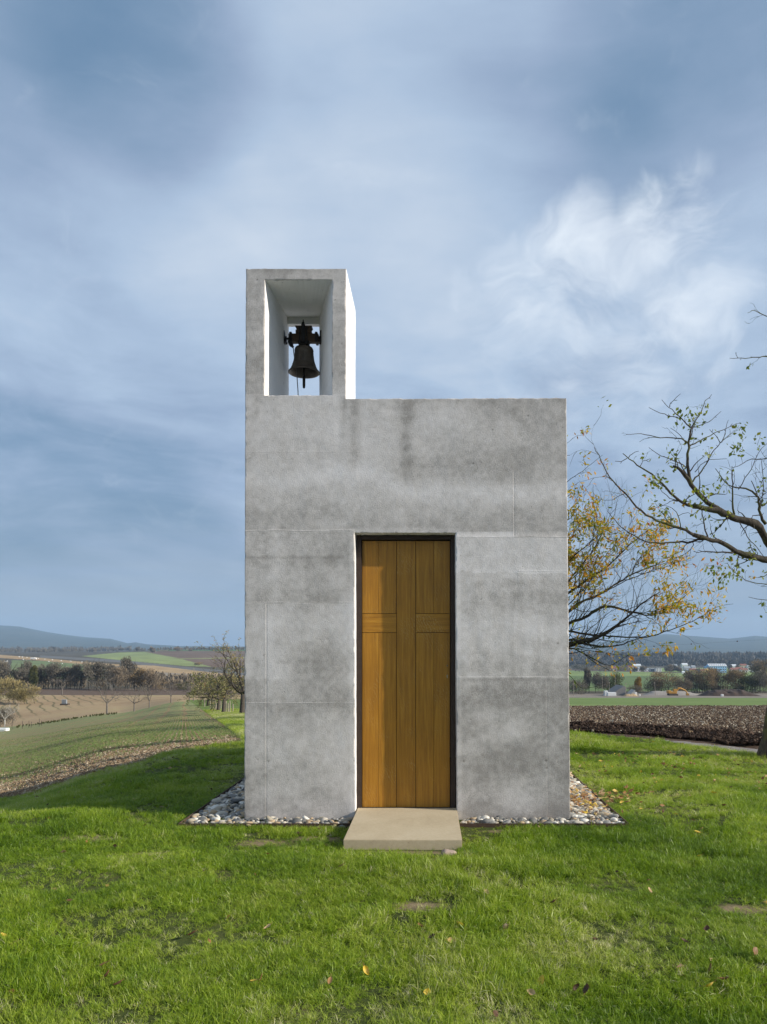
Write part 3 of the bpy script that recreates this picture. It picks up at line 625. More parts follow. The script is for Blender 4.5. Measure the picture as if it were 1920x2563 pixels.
def front_tone(x, z):
    px = x * S + CX; py = HY - (z - EYE) * S
    t = np.full(x.shape, 0.50)
    A = lambda c, s, v: v * (1 - sstep(c, c + s, 0 * v))
    big = fbm(x * 1.3, z * 1.3, 31, 4); med = fbm(x * 3.5, z * 3.5, 41, 5, 0.55); hor = fbm(x * 0.9, z * 4.5, 51, 4); ver = fbm(x * 9, z * 0.9, 61, 4)
    t += (big - 0.5) * 0.24 + (med - 0.5) * 0.14 + (hor - 0.5) * 0.20
    smear = fbm(x * 5 + fbm(x * 2, z * 2, 191, 3) * 3, z * 2.2, 181, 5, .6); t += (smear - .5) * 0.20 * ((py > 1330) & (py < 1700)); fine = fbm(x * 24, z * 24, 171, 3, .6); t += (fine - .5) * 0.16
    pit = fbm(x * 11, z * 11, 201, 4, .6); t -= 0.05 * sstep(.56, .68, pit) * sstep(.45, .6, med)
    up = py < 1330 + 10 * (fbm(x * 4, z * 0, 71, 3) - .5)
    # upper pour: pale band, wavy dark tide mark
    tide = 1195 + 60 * (fbm(x * 1.4, 0 * z, 81, 4) - 0.5) - 25 + 45 * sstep(900, 1050, px)
    t += up * 0.12 * np.exp(-((py - (tide + 22)) / 24) ** 2)
    t -= up * 0.10 * np.exp(-((py - (tide - 45)) / 45) ** 2) * sstep(960, 1060, px)
    t += up * 0.05 * np.exp(-((py - 1090) / 45) ** 2) * (1 - sstep(900, 1000, px))
    t -= up * 0.04 * sstep(1240, 1300, py)
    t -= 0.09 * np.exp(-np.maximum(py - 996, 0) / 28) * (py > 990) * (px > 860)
    # run-off stains
    for c, w, y0, y1, a in [(888, 16, 995, 1215, .17), (862, 9, 990, 1150, .10), (1025, 24, 1000, 1120, .17), (1020, 13, 1080, 1235, .13), (640, 10, 985, 1080, .08), (1100, 25, 1000, 1060, .06), (1300, 30, 1000, 1090, .05)]:
        cx = c + 8 * (fbm(z * 3, z * 0 + c, 91, 3) - .5)
        t -= a * np.exp(-((px - cx) / w) ** 2) * sstep(y0 - 10, y0 + 10, py) * (1 - sstep(y1 - 80, y1, py)) * (0.6 + 0.8 * med)
    # second pour on the left: smooth, streaked
    p2 = (~up) & (py < 1510) & (px < 889); t += p2 * ((ver - 0.5) * 0.16 - 0.035 + 0.03 * (py < 1392 + 10 * big))
    t -= (px < 889) * 0.10 * np.exp(-((py - (1394 + 8 * (med - .5))) / 4) ** 2) * (px < 860)
    # lower left
    p3 = (py >= 1510) & (px < 889)
    t += p3 * ((med - .5) * 0.14 + 0.05 * (1 - sstep(1510, 1640, py)))
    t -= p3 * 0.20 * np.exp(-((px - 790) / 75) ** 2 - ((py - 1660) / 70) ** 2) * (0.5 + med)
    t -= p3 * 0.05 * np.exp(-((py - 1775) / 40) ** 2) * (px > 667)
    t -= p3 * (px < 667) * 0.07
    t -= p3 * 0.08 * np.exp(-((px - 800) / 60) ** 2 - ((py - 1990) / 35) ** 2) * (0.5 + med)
    # right of the door
    r = (px > 1143) & (py > 1345 - 15 * (px < 1290))
    t += r * (py < 1432 + 30 * (med - .5)) * 0.16
    t += r * (py >= 1432) * (py < 1697) * ((hor - .5) * 0.20 + (fbm(x * 16, z * 1.6, 211, 4) - .5) * 0.16 + 0.02)
    t -= r * 0.09 * np.exp(-((py - (1455 + 14 * (med - .5) + 20 * sstep(1280, 1200, px))) / 14) ** 2) * sstep(1230, 1290, px)
    low = r & (py > 1697); t -= low * 0.10; t += low * (med - .5) * 0.14
    t -= low * 0.05 * np.exp(-((py - 1900) / 60) ** 2)
    t += 0.12 * np.exp(-(((px - 1281) ** 2 + (py - 1835) ** 2) / 21 ** 2)) * low
    # smoothed collar round the doorway
    dd = np.maximum(np.maximum(DX0 - x, x - DX1), z - DZ1); t += 0.07 * (dd > 0) * (1 - sstep(0.035, 0.06, dd + 0.02 * (med - .5)))
    # tower: greyer and browner
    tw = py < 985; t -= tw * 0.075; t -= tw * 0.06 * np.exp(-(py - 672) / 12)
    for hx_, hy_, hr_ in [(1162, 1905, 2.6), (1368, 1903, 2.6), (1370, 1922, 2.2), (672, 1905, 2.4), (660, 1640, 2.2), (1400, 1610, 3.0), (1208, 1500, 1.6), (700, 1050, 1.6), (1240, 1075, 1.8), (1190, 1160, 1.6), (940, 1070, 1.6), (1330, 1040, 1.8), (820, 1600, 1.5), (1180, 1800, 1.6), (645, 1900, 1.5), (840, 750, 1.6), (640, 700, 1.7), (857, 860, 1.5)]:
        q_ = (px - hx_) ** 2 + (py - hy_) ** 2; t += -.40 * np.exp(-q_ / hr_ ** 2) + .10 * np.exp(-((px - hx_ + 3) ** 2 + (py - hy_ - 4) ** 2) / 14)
    # tone gets darker towards the foot of the wall
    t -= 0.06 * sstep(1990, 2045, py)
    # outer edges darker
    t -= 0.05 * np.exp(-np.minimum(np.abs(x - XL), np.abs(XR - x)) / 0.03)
    for c, a0_, a1_, s_ in SEAM_H:
        cc = c + 3.0 * (fbm(x * 5, x * 0, 121, 3) - .5); m = sstep(a0_ - 2, a0_ + 2, px) * (1 - sstep(a1_ - 4, a1_ + 2, px)); t += s_ * m * (0.05 * np.exp(-((py - cc) / 1.5) ** 2) * (0.3 + med) - .09 * np.exp(-((py - cc - 4) / 4) ** 2) * med)
    return t
SEAM_H = [(1329, 611, 889, 1.0), (1510, 611, 889, 0.7), (1760, 611, 889, 0.6), (1344, 1143, 1428, 0.8), (1697, 1150, 1428, 0.8), (1131, 611, 900, 0.25), (1430, 1300, 1428, 0.4)]
SEAM_V = [(666, 1510, 2045, 1.0), (1293, 1180, 1345, 0.8), (1371, 1697, 2045, 0.5), (835, 670, 990, .0)]
def front_relief(x, z):
    px = x * S + CX; py = HY - (z - EYE) * S
    y = (fbm(x * 6, z * 6, 101, 5, 0.6) - 0.5) * 0.0028 + (fbm(x * 2, z * 2, 111, 3) - 0.5) * 0.004
    for c, a0, a1, s in SEAM_H:
        cc = c + 3.0 * (fbm(x * 5, x * 0, 121, 3) - .5)
        m = sstep(a0 - 2, a0 + 2, px) * (1 - sstep(a1 - 4, a1 + 2, px))
        y += s * m * (0.0009 * np.exp(-((py - cc - 2.2) / 1.6) ** 2) - 0.0010 * np.exp(-((py - cc + 0.8) / 1.6) ** 2))
        y -= s * m * 0.0020 * sstep(cc - 3, cc, py) * np.exp(-np.maximum(py - cc, 0) / 60)
    for c, b0, b1, s in SEAM_V:
        m = sstep(b0 - 2, b0 + 2, py)* (1 - sstep(b1 - 2, b1 + 2, py))
        y += s * m * (0.0011 * np.exp(-((px - c) / 1.6) ** 2) - 0.0005 * np.exp(-((px - c + 3.2) / 1.8) ** 2))
    y += -0.003 * sstep(1334, 1344, py) * (px > 1143) * np.exp(-np.maximum(py - 1344, 0) / 250)
    # trowelled ripple on the smooth areas
    y += 0.0006 * np.sin(fbm(x * 3, z * 3, 131, 2) * 12)
    return y
# lines
def lines(a, b, step, marks):
    L = set(np.round(np.arange(a, b + 1e-6, step), 5))
    L = {v for v in L if a <= v <= b}
    for m in marks:
        L = {v for v in L if abs(v - m) > 0.0165}
        for d_ in (0.0, 0.003, 0.008, 0.016): 
            for q in (m - d_, m + d_):
                if a - 1e-9 <= q <= b + 1e-9: L.add(round(q, 5))
    return np.array(sorted(L))
xs = lines(round(XL, 5), round(XR, 5), 0.011, [round(v, 5) for v in (XL, XR, TXR, BX0, BX1, DX0, DX1)])
zs = lines(ZB, round(ZT, 5), 0.011, [round(v, 5) for v in (ZR, ZT, BZ0, BZ1, DZ1)])
def solid(x, z):
    body = (z < ZR) | (x < TXR)
    door = (x > DX0) & (x < DX1) & (z < DZ1)
    bell = (x > BX0) & (x < BX1) & (z > BZ0) & (z < BZ1)
    return body & ~door & ~bell
def edge_dist(x, z):
    """distance to the nearest outline of the front (0 on it)"""
    ds = [np.abs(x - XL), np.abs(XR - x) + np.where(z > ZR + 1e-4, 9, 0), np.abs(z - ZT) + np.where(x > TXR + 1e-4, 9, 0)]
    ds.append(np.where(x >= TXR - 1e-4, np.abs(z - ZR), 9)); ds.append(np.where(z >= ZR - 1e-4, np.abs(x - TXR), 9))
    def rect(x0, x1, z0, z1):
        ox = np.maximum(np.maximum(x0 - x, x - x1), 0); oz = np.maximum(np.maximum(z0 - z, z - z1), 0); return np.hypot(ox, oz)
    ds += [rect(DX0, DX1, -9, DZ1), rect(BX0, BX1, BZ0, BZ1)]
    return np.minimum.reduce(ds)

chapel = empty('chapel', (0, YF, 0), 'small grey concrete chapel with an open bell tower and a tall oak door', 'chapel')
def front_part(name, keep):
    X, Z = np.meshgrid(xs, zs)
    Y = YF + front_relief(X, Z)
    ed = edge_dist(X, Z); chip = (fbm(X * 14, Z * 14, 141, 3)); r = 0.006 + 0.009 * sstep(0.52, 0.7, chip)
    Y = Y + np.where(ed < r, r - np.sqrt(np.maximum(r * r - (r - ed) ** 2, 0)), 0) + np.where(ed < 0.001, 0.002, 0)
    X2 = lean(X, Z) ; Z2 = Z + np.where(ed < 0.001, (fbm(X * 13, Z * 13, 151, 5, .65) - .5) * 0.020, 0) + np.where((np.abs(Z - ZR) < 0.02), 0.008 * (X - XL) / (XR - XL), 0)
    X2 = X2 + np.where(ed < 0.001, (fbm(X * 9 + 40, Z * 9, 161, 3) - .5) * 0.004, 0)
    xc = (xs[:-1] + xs[1:]) / 2; zc = (zs[:-1] + zs[1:]) / 2; XC, ZC = np.meshgrid(xc, zc)
    ok = solid(XC, ZC) & keep(XC, ZC)
    nc = len(xs); i = np.arange(len(zs) - 1)[:, None] * nc + np.arange(nc - 1)[None, :]
    Fq = np.stack([i, i + 1, i + nc + 1, i + nc], -1)[ok]
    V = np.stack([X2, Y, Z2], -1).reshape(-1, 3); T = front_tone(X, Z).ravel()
    # boundary edges -> returns of the walls
    E = np.concatenate([Fq[:, [0, 1]], Fq[:, [1, 2]], Fq[:, [2, 3]], Fq[:, [3, 0]]]); key = np.sort(E, 1); _, inv, cnt = np.unique(key, axis=0, return_inverse=True, return_counts=True); inv = inv.ravel()
    Bd = E[cnt[inv] == 1]
    flatX = X.ravel(); flatZ = Z.ravel()
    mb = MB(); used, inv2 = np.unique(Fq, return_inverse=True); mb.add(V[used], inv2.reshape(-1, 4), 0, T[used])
    for a, b_ in Bd:
        xm = (flatX[a] + flatX[b_]) / 2; zm = (flatZ[a] + flatZ[b_]) / 2; mat = 1
        e = 1e-4
        if name == 'bell_tower':
            if abs(zm - ZR) < e: continue
            inbell = BX0 - e <= xm <= BX1 + e and BZ0 - e <= zm <= BZ1 + e
            def tgt(k):
                x_, z_ = flatX[k], flatZ[k]; p = V[k].copy()
                if inbell:
                    fx = (x_ - BX0) / (BX1 - BX0); p[0] = -1.488 + fx * (-1.154 + 1.488); p[1] = 7.80; p[2] = BZ0 if abs(z_ - BZ0) < e else (5.046 if abs(z_ - BZ1) < e else z_)
                else: p[1] = YT
                return p
        else:
            indoor = DX0 - e <= xm <= DX1 + e and zm <= DZ1 + e
            if abs(zm - ZB) < e: continue
            if abs(zm - ZR) < e and xm < TXR - e: pass
            def tgt(k):
                p = V[k].copy(); p[1] = (YD + 0.05) if indoor else YB; return p
        ta, tb = tgt(a), tgt(b_)
        # split the return near the front so the edge keeps the front's tone
        mb.add([V[b_], V[a], ta, tb], [(0, 1, 2, 3)], mat, [T[b_], T[a], 0.5, 0.5])
    return mb
mbw = front_part('wall', lambda x, z: z < ZR)
# back of the body
xl, xr = float(lean(np.array(XL), np.array(0.0))), float(lean(np.array(XR), np.array(0.0))); xl2, xr2 = float(lean(np.array(XL), np.array(ZR))), float(lean(np.array(XR), np.array(ZR)))
mbw.add([(xl, YB, ZB), (xr, YB, ZB), (xr2, YB, ZR), (xl2, YB, ZR)], [(0, 3, 2, 1)], 1)
wall = mbw.obj('wall', [M_CON, M_CONS], chapel)
mbt = front_part('bell_tower', lambda x, z: z > ZR)
q = lambda x, z: (float(lean(np.array(x), np.array(z))), YT, z)
a0, a1, b0, b1 = -1.488, -1.154, BZ0, 4.978
mbt.add([q(XL, ZR - .02), q(XL, ZT), (a0, YT, b1), (a0, YT, b0)], [(0, 1, 2, 3)], 1)
mbt.add([q(XL, ZT), q(TXR, ZT), (a1, YT, b1), (a0, YT, b1)], [(0, 1, 2, 3)], 1)
mbt.add([q(TXR, ZT), q(TXR, ZR - .02), (a1, YT, b0), (a1, YT, b1)], [(0, 1, 2, 3)], 1)
mbt.add([q(TXR, ZR - .02), q(XL, ZR - .02), (a0, YT, b0), (a1, YT, b0)], [(0, 1, 2, 3)], 1)
mbt.add([(a0, 7.80, b0), (a1, 7.80, b0), (a1, YT, b0), (a0, YT, b0)], [(0, 1, 2, 3)], 1)
mbt.add([(a0, 7.80, b0), (a0, YT, b0), (a0, YT, b1), (a0, 7.80, b1)], [(0, 1, 2, 3)], 1)
mbt.add([(a1, 7.80, b0), (a1, 7.80, b1), (a1, YT, b1), (a1, YT, b0)], [(0, 1, 2, 3)], 1)
mbt.add([(a0, 7.80, b1), (a0, YT, b1), (a1, YT, b1), (a1, 7.80, b1)], [(0, 1, 2, 3)], 1)
mbt.add([(a0, 7.80, b1), (a1, 7.80, b1), (a1, 7.80, 5.046), (a0, 7.80, 5.046)], [(0, 1, 2, 3)], 1)
tower = mbt.obj('bell_tower', [M_CON, M_CONS], chapel)

# door frame: a steel box section set in the reveal
mb = MB(); fw = 0.042
yf0, yf1 = YD - 0.035, YD + 0.10
xa, xb = float(lean(np.array(DX0), np.array(1.3))) + 0.006, float(lean(np.array(DX1), np.array(1.3))) - 0.002
mb.box(xa, xa + fw, yf0, yf1, DZ0, DZ1 - 0.003, bevel=0.002)
mb.box(xb - fw - 0.004, xb, yf0, yf1, DZ0, DZ1 - 0.003, bevel=0.002)
mb.box(xa + fw, xb - fw - 0.004, yf0 + 0.001, yf1, DZ1 - 0.003 - fw, DZ1 - 0.004, bevel=0.002)
mb.obj('door_frame', M_STEEL, chapel)
# door: oak boards with a cross
SD = F / (YD + 0.01)
def dxp(px): return (px - CX) / SD
def dzp(py): return EYE + (HY - py) / SD
ys, ye = YD + 0.005, YD + 0.055
V_ = [xa + fw + 0.004, dxp(948), dxp(993.3), dxp(1040), dxp(1086), xb - fw - 0.008]
zt, z1, z0, zb = DZ1 - fw - 0.009, dzp(1536.5), dzp(1583), 0.048
gap = 0.002; gw = 0.0045
mb = MB(); k = 0
def board(x0, x1, zz0, zz1, across=0, dy=0.0, l=gap, r_=gap, tp=gap, bt=gap):
    global k; k += 1
    val = (0.07 + 0.137 * k) % 0.96 + (1.0 if across else 0.0)
    mb.box(x0 + l, x1 - r_, ys + dy, ye, zz0 + bt, zz1 - tp, 0, val, bevel=0.0012)
board(V_[0], V_[1], z1, zt, r_=.0013, bt=gw); board(V_[1], V_[2], z1, zt, l=.0013, r_=gw, bt=gw)
board(V_[3], V_[4], z1, zt, l=gw, r_=.0013, bt=gw); board(V_[4], V_[5], z1, zt, l=.0013, bt=gw)
board(V_[2], V_[3], zb, zt, dy=-0.001, l=0, r_=0)
board(V_[0], V_[2], z0, z1, 1, -0.0008, r_=gw, tp=0.0, bt=0); board(V_[3], V_[5], z0, z1, 1, -0.0008, l=gw, tp=0, bt=0)
board(V_[0], V_[1], zb, z0, r_=.0013, tp=gw); board(V_[1], V_[2], zb, z0, l=.0013, r_=gw, tp=gw)
board(V_[3], V_[4], zb, z0, l=gw, r_=.0013, tp=gw); board(V_[4], V_[5], zb, z0, l=.0013, tp=gw)
mb.box(V_[0] + 0.002, V_[5] - 0.002, ye - 0.02, ye + 0.01, zb + .001, zt - .001, 1)
door = mb.obj('door', [M_WOOD, M_STEEL], chapel)
def disc(mb, x, z, r, y0, y1, mat=0, sides=20): mb.tube([(x, y0, z), (x, y1, z)], [r, r], sides, mat)
mb = MB(); hx, hz1, hz2 = dxp(1119.5), dzp(1666), dzp(1692)
disc(mb, hx, hz1, 0.0075, ys - 0.0025, ys + 0.002); disc(mb, hx, hz1, 0.0055, ys - 0.0032, ys - 0.0015, 1)
sub(mb, 'handle_hole', [M_BRASS, M_IRON], door)
mb = MB(); disc(mb, hx, hz2 + 0.003, 0.0085, ys - 0.005, ys + 0.002); mb.box(hx - 0.0045, hx + 0.0045, ys - 0.0048, ys + .002, hz2 - 0.02, hz2 + .002, 0, bevel=0.001); mb.box(hx - 0.0012, hx + 0.0012, ys - 0.0056, ys, hz2 - 0.002, hz2 + 0.008, 1)
sub(mb, 'lock_cylinder', [M_BRASS, M_IRON], door)
mb = MB(); mb.box(xa + 0.001, xb - 0.001, YD - 0.03, YD + 0.12, 0.030, 0.043); mb.obj('threshold', M_STEEL, chapel)

# step
stp = empty('doorstep', (-0.21, 6.5, 0), 'sand-coloured stone slab laid as a step before the oak door', 'step')
import bmesh
bm = bmesh.new(); bmesh.ops.create_cube(bm, size=1)
for v in bm.verts: v.co = (-0.2125 + v.co.x * 0.945, 6.445 + v.co.y * 1.07, 0.0 + v.co.z * 0.11)
bmesh.ops.bevel(bm, geom=bm.edges[:], offset=0.004, segments=2, affect='EDGES')
bmesh.ops.subdivide_edges(bm, edges=bm.edges[:], cuts=3, use_grid_fill=True)
for v in bm.verts:
    v.co.z += 0.0015 * math.sin(v.co.x * 5 + v.co.y * 3)
mb = MB(); mb.bm(bm); mb.obj('slab', M_STEP, stp)
mb = MB(); mb.box(-0.684, 0.259, 6.982, YD - 0.032, -0.05, 0.0505); mb.obj('threshold_stone', M_STEP, stp)

# ------------------------------------------------------------------ bell
bx, by = -1.248, 7.45
bell = empty('bell', (bx, by, 4.34), 'dark bronze bell with relief figure hanging in the concrete tower', 'bell')
prof = [(0.0, 0.252), (0.04, 0.252), (0.070, 0.249), (0.085, 0.243), (0.091, 0.232), (0.092, 0.222), (0.095, 0.220), (0.095, 0.212), (0.093, 0.210), (0.096, 0.17), (0.103, 0.12), (0.113, 0.080), (0.1135, 0.077), (0.117, 0.076), (0.117, 0.070), (0.118, 0.068), (0.125, 0.049), (0.136, 0.026), (0.150, 0.010), (0.157, 0.002), (0.157, -0.004), (0.152, -0.008), (0.142, -0.004), (0.130, 0.012), (0.117, 0.035), (0.103, 0.08), (0.092, 0.14), (0.086, 0.20), (0.0, 0.235)]
mb = MB(); mb.lathe(prof, (bx, by, 4.34), 64); bb = mb.obj('bell_body', M_BRONZE, bell, smooth=True)
# relief of a robed figure on the side that faces the lawn
mb = MB()
def onbell(u, z):
    zz = np.interp(z, [0.05, .075, .11, .15, .19], [.126, .1155, .105, .099, .0955]); return (bx + zz * math.sin(u), by - zz * math.cos(u) - 0.0005, 4.34 + z)
for pts in [[(0.02, .185), (-.13, .17), (-.15, .15), (-.08, .12), (-.17, .09), (-.20, .078)], [(0.02, .185), (.16, .172), (.14, .15), (.20, .12), (.12, .10), (.03, .078)], [(0, .16), (-.05, .14), (.03, .115), (-.06, .09), (-.08, .08)], [(.06, .15), (.09, .13), (.0, .105), (.0, .08)], [(-.05, .168), (.0, .162), (.06, .168)]]:
    dense = []
    for i in range(len(pts) - 1):
        for tt in np.linspace(0, 1, 5)[: None if i == len(pts) - 2 else -1]: dense.append(onbell(pts[i][0] * (1 - tt) + pts[i + 1][0] * tt - 0.05, pts[i][1] * (1 - tt) + pts[i + 1][1] * tt))
    mb.tube(dense, 0.0028, 6)
sub(mb, 'relief', M_BRONZE, bb, smooth=True)
mb = MB()
mb.tube([(bx, by, 4.54), (bx, by - 0.002, 4.36), (bx, by - .004, 4.30)], [0.008, 0.010, 0.013], 12); mb.tube([(bx, by - .004, 4.305), (bx, by - .005, 4.27), (bx, by - .006, 4.21), (bx, by - .006, 4.185), (bx, by - .006, 4.178)], [0.013, 0.0145, 0.0145, 0.012, 0.005], 12)
mb.obj('clapper', M_IRON, bell, smooth=True)
mb = MB()
mb.tube([(bx, by, 4.58), (bx, by, 4.60), (bx, by, 4.62)], [0.035, 0.028, 0.03], 16)
mb.box(bx - .052, bx + .052, by - .045, by + .045, 4.605, 4.645, bevel=.006)
for s_ in (-1, 1):
    mb.box(bx + s_ * .035 - .006, bx + s_ * .035 + .006, by - .056, by - .048, 4.60, 4.78, bevel=.001)
mb.box(bx - .018, bx + .018, by - .062, by + .06, 4.62, 4.80, bevel=.003)
mb.tube([(bx, by - .05, 4.79), (bx, by - .05, 4.815), (bx, by - .05, 4.822), (bx, by - .05, 4.845)], [.012, .012, .006, .006], 8)
mb.tube([(bx, by - .05, 4.805), (bx, by - .05, 4.822)], [.016, .014], 6)
mb.obj('iron_strap', M_IRON, bell)
mb = MB()
mb.box(bx - .150, bx + .150, by - .042, by + .042, 4.640, 4.715, bevel=.006)
mb.box(bx - .078, bx + .078, by - .045, by + .045, 4.7165, 4.752, bevel=.004)
mb.add([(bx - .062, by - .046, 4.753), (bx + .062, by - .046, 4.753), (bx + .084, by - .046, 4.79), (bx - .084, by - .046, 4.79), (bx - .062, by + .044, 4.753), (bx + .062, by + .044, 4.753), (bx + .084, by + .044, 4.79), (bx - .084, by + .044, 4.79)], [(0, 1, 2, 3), (5, 4, 7, 6), (3, 2, 6, 7), (0, 4, 5, 1), (0, 3, 7, 4), (1, 5, 6, 2)])
mb.obj('yoke', M_DWOOD, bell)
for s_ in (-1, 1):
    mb = MB()
    mb.box(bx + s_ * .128 - .013, bx + s_ * .128 + .013, by - .05, by + .05, 4.628, 4.728, bevel=.004)
    mb.tube([(bx + s_ * .128, by - .052, 4.70), (bx + s_ * .128, by - .062, 4.70)], .008, 8); mb.tube([(bx + s_ * .128, by - .052, 4.655), (bx + s_ * .128, by - .062, 4.655)], .008, 8)
    mb.obj('clamp', M_IRON, bell)
xlw = bx - .206; xrw = bx + .181
for s_, xw in ((-1, xlw), (1, xrw)):
    mb = MB()
    mb.tube([(bx + s_ * .14, by, 4.678), (xw - s_ * .012, by, 4.678)], .011, 12)
    mb.tube([(xw - s_ * .032, by, 4.678), (xw - s_ * .016, by, 4.678)], .024, 14)
    mb.box(min(xw, xw - s_ * .016), max(xw, xw - s_ * .016), by - .045, by + .045, 4.615, 4.745, bevel=.003)
    mb.box(xw - s_ * .024 - .010, xw - s_ * .024 + .010, by - .04, by + .04, 4.635, 4.655, bevel=.003)
    mb.obj('bearing', M_IRON, bell)
mb = MB(); mb.tube([(bx - .125, by - .05, 4.66), (bx - .13, by - .065, 4.62), (bx - .118, by - .07, 4.585), (bx - .095, by - .06, 4.565)], [.018, .022, .018, .010], 10)
mb.obj('lever', M_IRON, bell)
mb = MB(); mb.tube([(bx - .10, by - .06, 4.585), (bx - .09, by - .065, 4.50), (bx - .075, by - .06, 4.40), (bx - .062, by - .05, 4.28), (bx - .052, by - .05, 4.14), (bx - .044, by - .05, 3.885)], .0045, 8)
mb.obj('rope', M_ROPE, bell)
bell.location = (-1.298, 7.70, 4.433); bell.scale = (1.0336,) * 3

# ------------------------------------------------------------------ gravel bed with steel edging
GX0, GX1, GY0, GY1 = -2.265, 1.80, 6.70, 11.35
edging = MB()
t_ = 0.007
for (x0, x1, y0, y1) in [(GX0, -0.70, GY0, GY0 + t_), (0.275, GX1, GY0, GY0 + t_), (GX0, GX1, GY1 - t_, GY1), (GX0, GX0 + t_, GY0 + t_, GY1 - t_), (GX1 - t_, GX1, GY0 + t_, GY1 - t_)]:
    edging.box(x0, x1, y0, y1, -0.10, 0.0)
eo = edging.obj('steel_edging', M_CORTEN); tag(eo, 'thin rusty steel edging strip round the pebble bed of the chapel', 'edging')
def pebbles():
    import bmesh
    bm = bmesh.new(); bmesh.ops.create_icosphere(bm, subdivisions=2, radius=1); bm.verts.ensure_lookup_table()
    pv = np.array([v.co[:] for v in bm.verts]); pf = np.array([[v.index for v in f.verts] for f in bm.faces]); bm.free()
    mb = MB(); n = 0
    areas = [(GX0, GX1, GY0, 7.02, 520, 1), (GX0, XL, 7.0, 9.6, 620, 1), (XR, GX1, 7.0, 9.6, 620, 1), (GX0, XL, 9.6, GY1, 260, 1), (XR, GX1, 9.6, GY1, 260, 1), (XL, XR, 11.0, GY1, 100, 1)]
    for layer in (0, 1):
        for (x0, x1, y0, y1, cnt, _) in areas:
            cnt = int(cnt * (1.5 if layer else 1.1))
            X = rng.uniform(x0 + .03, x1 - .03, cnt); Y = rng.uniform(y0 + .03, y1 - .03, cnt)
            for x, y in zip(X, Y):
                if -0.75 < x < 0.32 and y < 7.0: continue
                if XL - .02 < x < XR + .02 and 6.975 < y < 11.02: continue
                s_ = rng.lognormal(math.log(0.0215), 0.38); s_ = min(s_, 0.055)
                sc3 = np.array([s_ * rng.uniform(1.0, 1.45), s_ * rng.uniform(.75, 1.05), s_ * rng.uniform(.42, .7)])
                v = pv * (1 + 0.10 * np.sin(pv @ rng.normal(size=3) * 2.2 + rng.uniform(0, 6)))[:, None]
                v = np.sign(v) * np.abs(v) ** rng.uniform(0.85, 1.05) * sc3
                a = rng.uniform(0, 6.28); tx, ty = rng.normal(0, .28, 2)
                Rm = np.array(Matrix.Rotation(a, 3, 'Z') @ Matrix.Rotation(tx, 3, 'X') @ Matrix.Rotation(ty, 3, 'Y'))
                mb.add(v @ Rm.T + np.array([x, y, -0.052 + layer * 0.028 + rng.uniform(-.006, .010)]), pf, 0, rng.random())
    return mb
po = pebbles().obj('gravel', M_PEB, smooth=True); tag(po, 'grey and buff river pebbles in a bed round the chapel walls', 'gravel', kind='stuff')
mb = MB(); mb.box(GX0 + t_ + .001, GX1 - t_ - .001, GY0 + t_ + .001, GY1 - t_ - .001, -0.12, -0.062); bo = mb.obj('gravel_base', simple('gravel_grit', c4(0.13, 0.12, 0.10), 0.95, 0.5, 60)); bo['kind'] = 'structure'
#PART2

# ------------------------------------------------------------------ scattering (stuff made of instances)
def proto_col(name, objs):
    c = bpy.data.collections.new(name)
    for o in objs:
        for cc in list(o.users_collection): cc.objects.unlink(o)
        c.objects.link(o)
    return c
def scatter(name, pos, rot, scl, tint, col, nproto, mat=None):
    me = bpy.data.meshes.new(name); me.vertices.add(len(pos)); me.vertices.foreach_set('co', np.asarray(pos, np.float32).ravel())
    for nm, typ, arr, key in [('rot', 'FLOAT_VECTOR', rot, 'vector'), ('scl', 'FLOAT_VECTOR', scl, 'vector'), ('tint', 'FLOAT', tint, 'value')]:
        a = me.attributes.new(nm, typ, 'POINT'); a.data.foreach_set(key, np.asarray(arr, np.float32).ravel())
    a = me.attributes.new('pick', 'INT', 'POINT'); a.data.foreach_set('value', rng.integers(0, nproto, len(pos)).astype(np.int32))
    o = bpy.data.objects.new(name, me); COL.objects.link(o)
    ng = bpy.data.node_groups.new(name + '_nodes', 'GeometryNodeTree')
    ng.interface.new_socket('Geometry', in_out='INPUT', socket_type='NodeSocketGeometry'); ng.interface.new_socket('Geometry', in_out='OUTPUT', socket_type='NodeSocketGeometry')
    N = ng.nodes; L = ng.links
    gi = N.new('NodeGroupInput'); go = N.new('NodeGroupOutput'); ip = N.new('GeometryNodeInstanceOnPoints')
    ci = N.new('GeometryNodeCollectionInfo'); ci.inputs['Collection'].default_value = col; ci.inputs['Separate Children'].default_value = True; ci.inputs['Reset Children'].default_value = True
    def na(nm, typ):
        n = N.new('GeometryNodeInputNamedAttribute'); n.data_type = typ; n.inputs['Name'].default_value = nm; return n.outputs['Attribute']
    e = N.new('FunctionNodeEulerToRotation'); L.new(na('rot', 'FLOAT_VECTOR'), e.inputs[0])
    L.new(gi.outputs[0], ip.inputs['Points']); L.new(ci.outputs[0], ip.inputs['Instance']); ip.inputs['Pick Instance'].default_value = True
    L.new(na('pick', 'INT'), ip.inputs['Instance Index']); L.new(e.outputs[0], ip.inputs['Rotation']); L.new(na('scl', 'FLOAT_VECTOR'), ip.inputs['Scale'])
    L.new(ip.outputs[0], go.inputs[0])
    md = o.modifiers.new('scatter', 'NODES'); md.node_group = ng
    return o

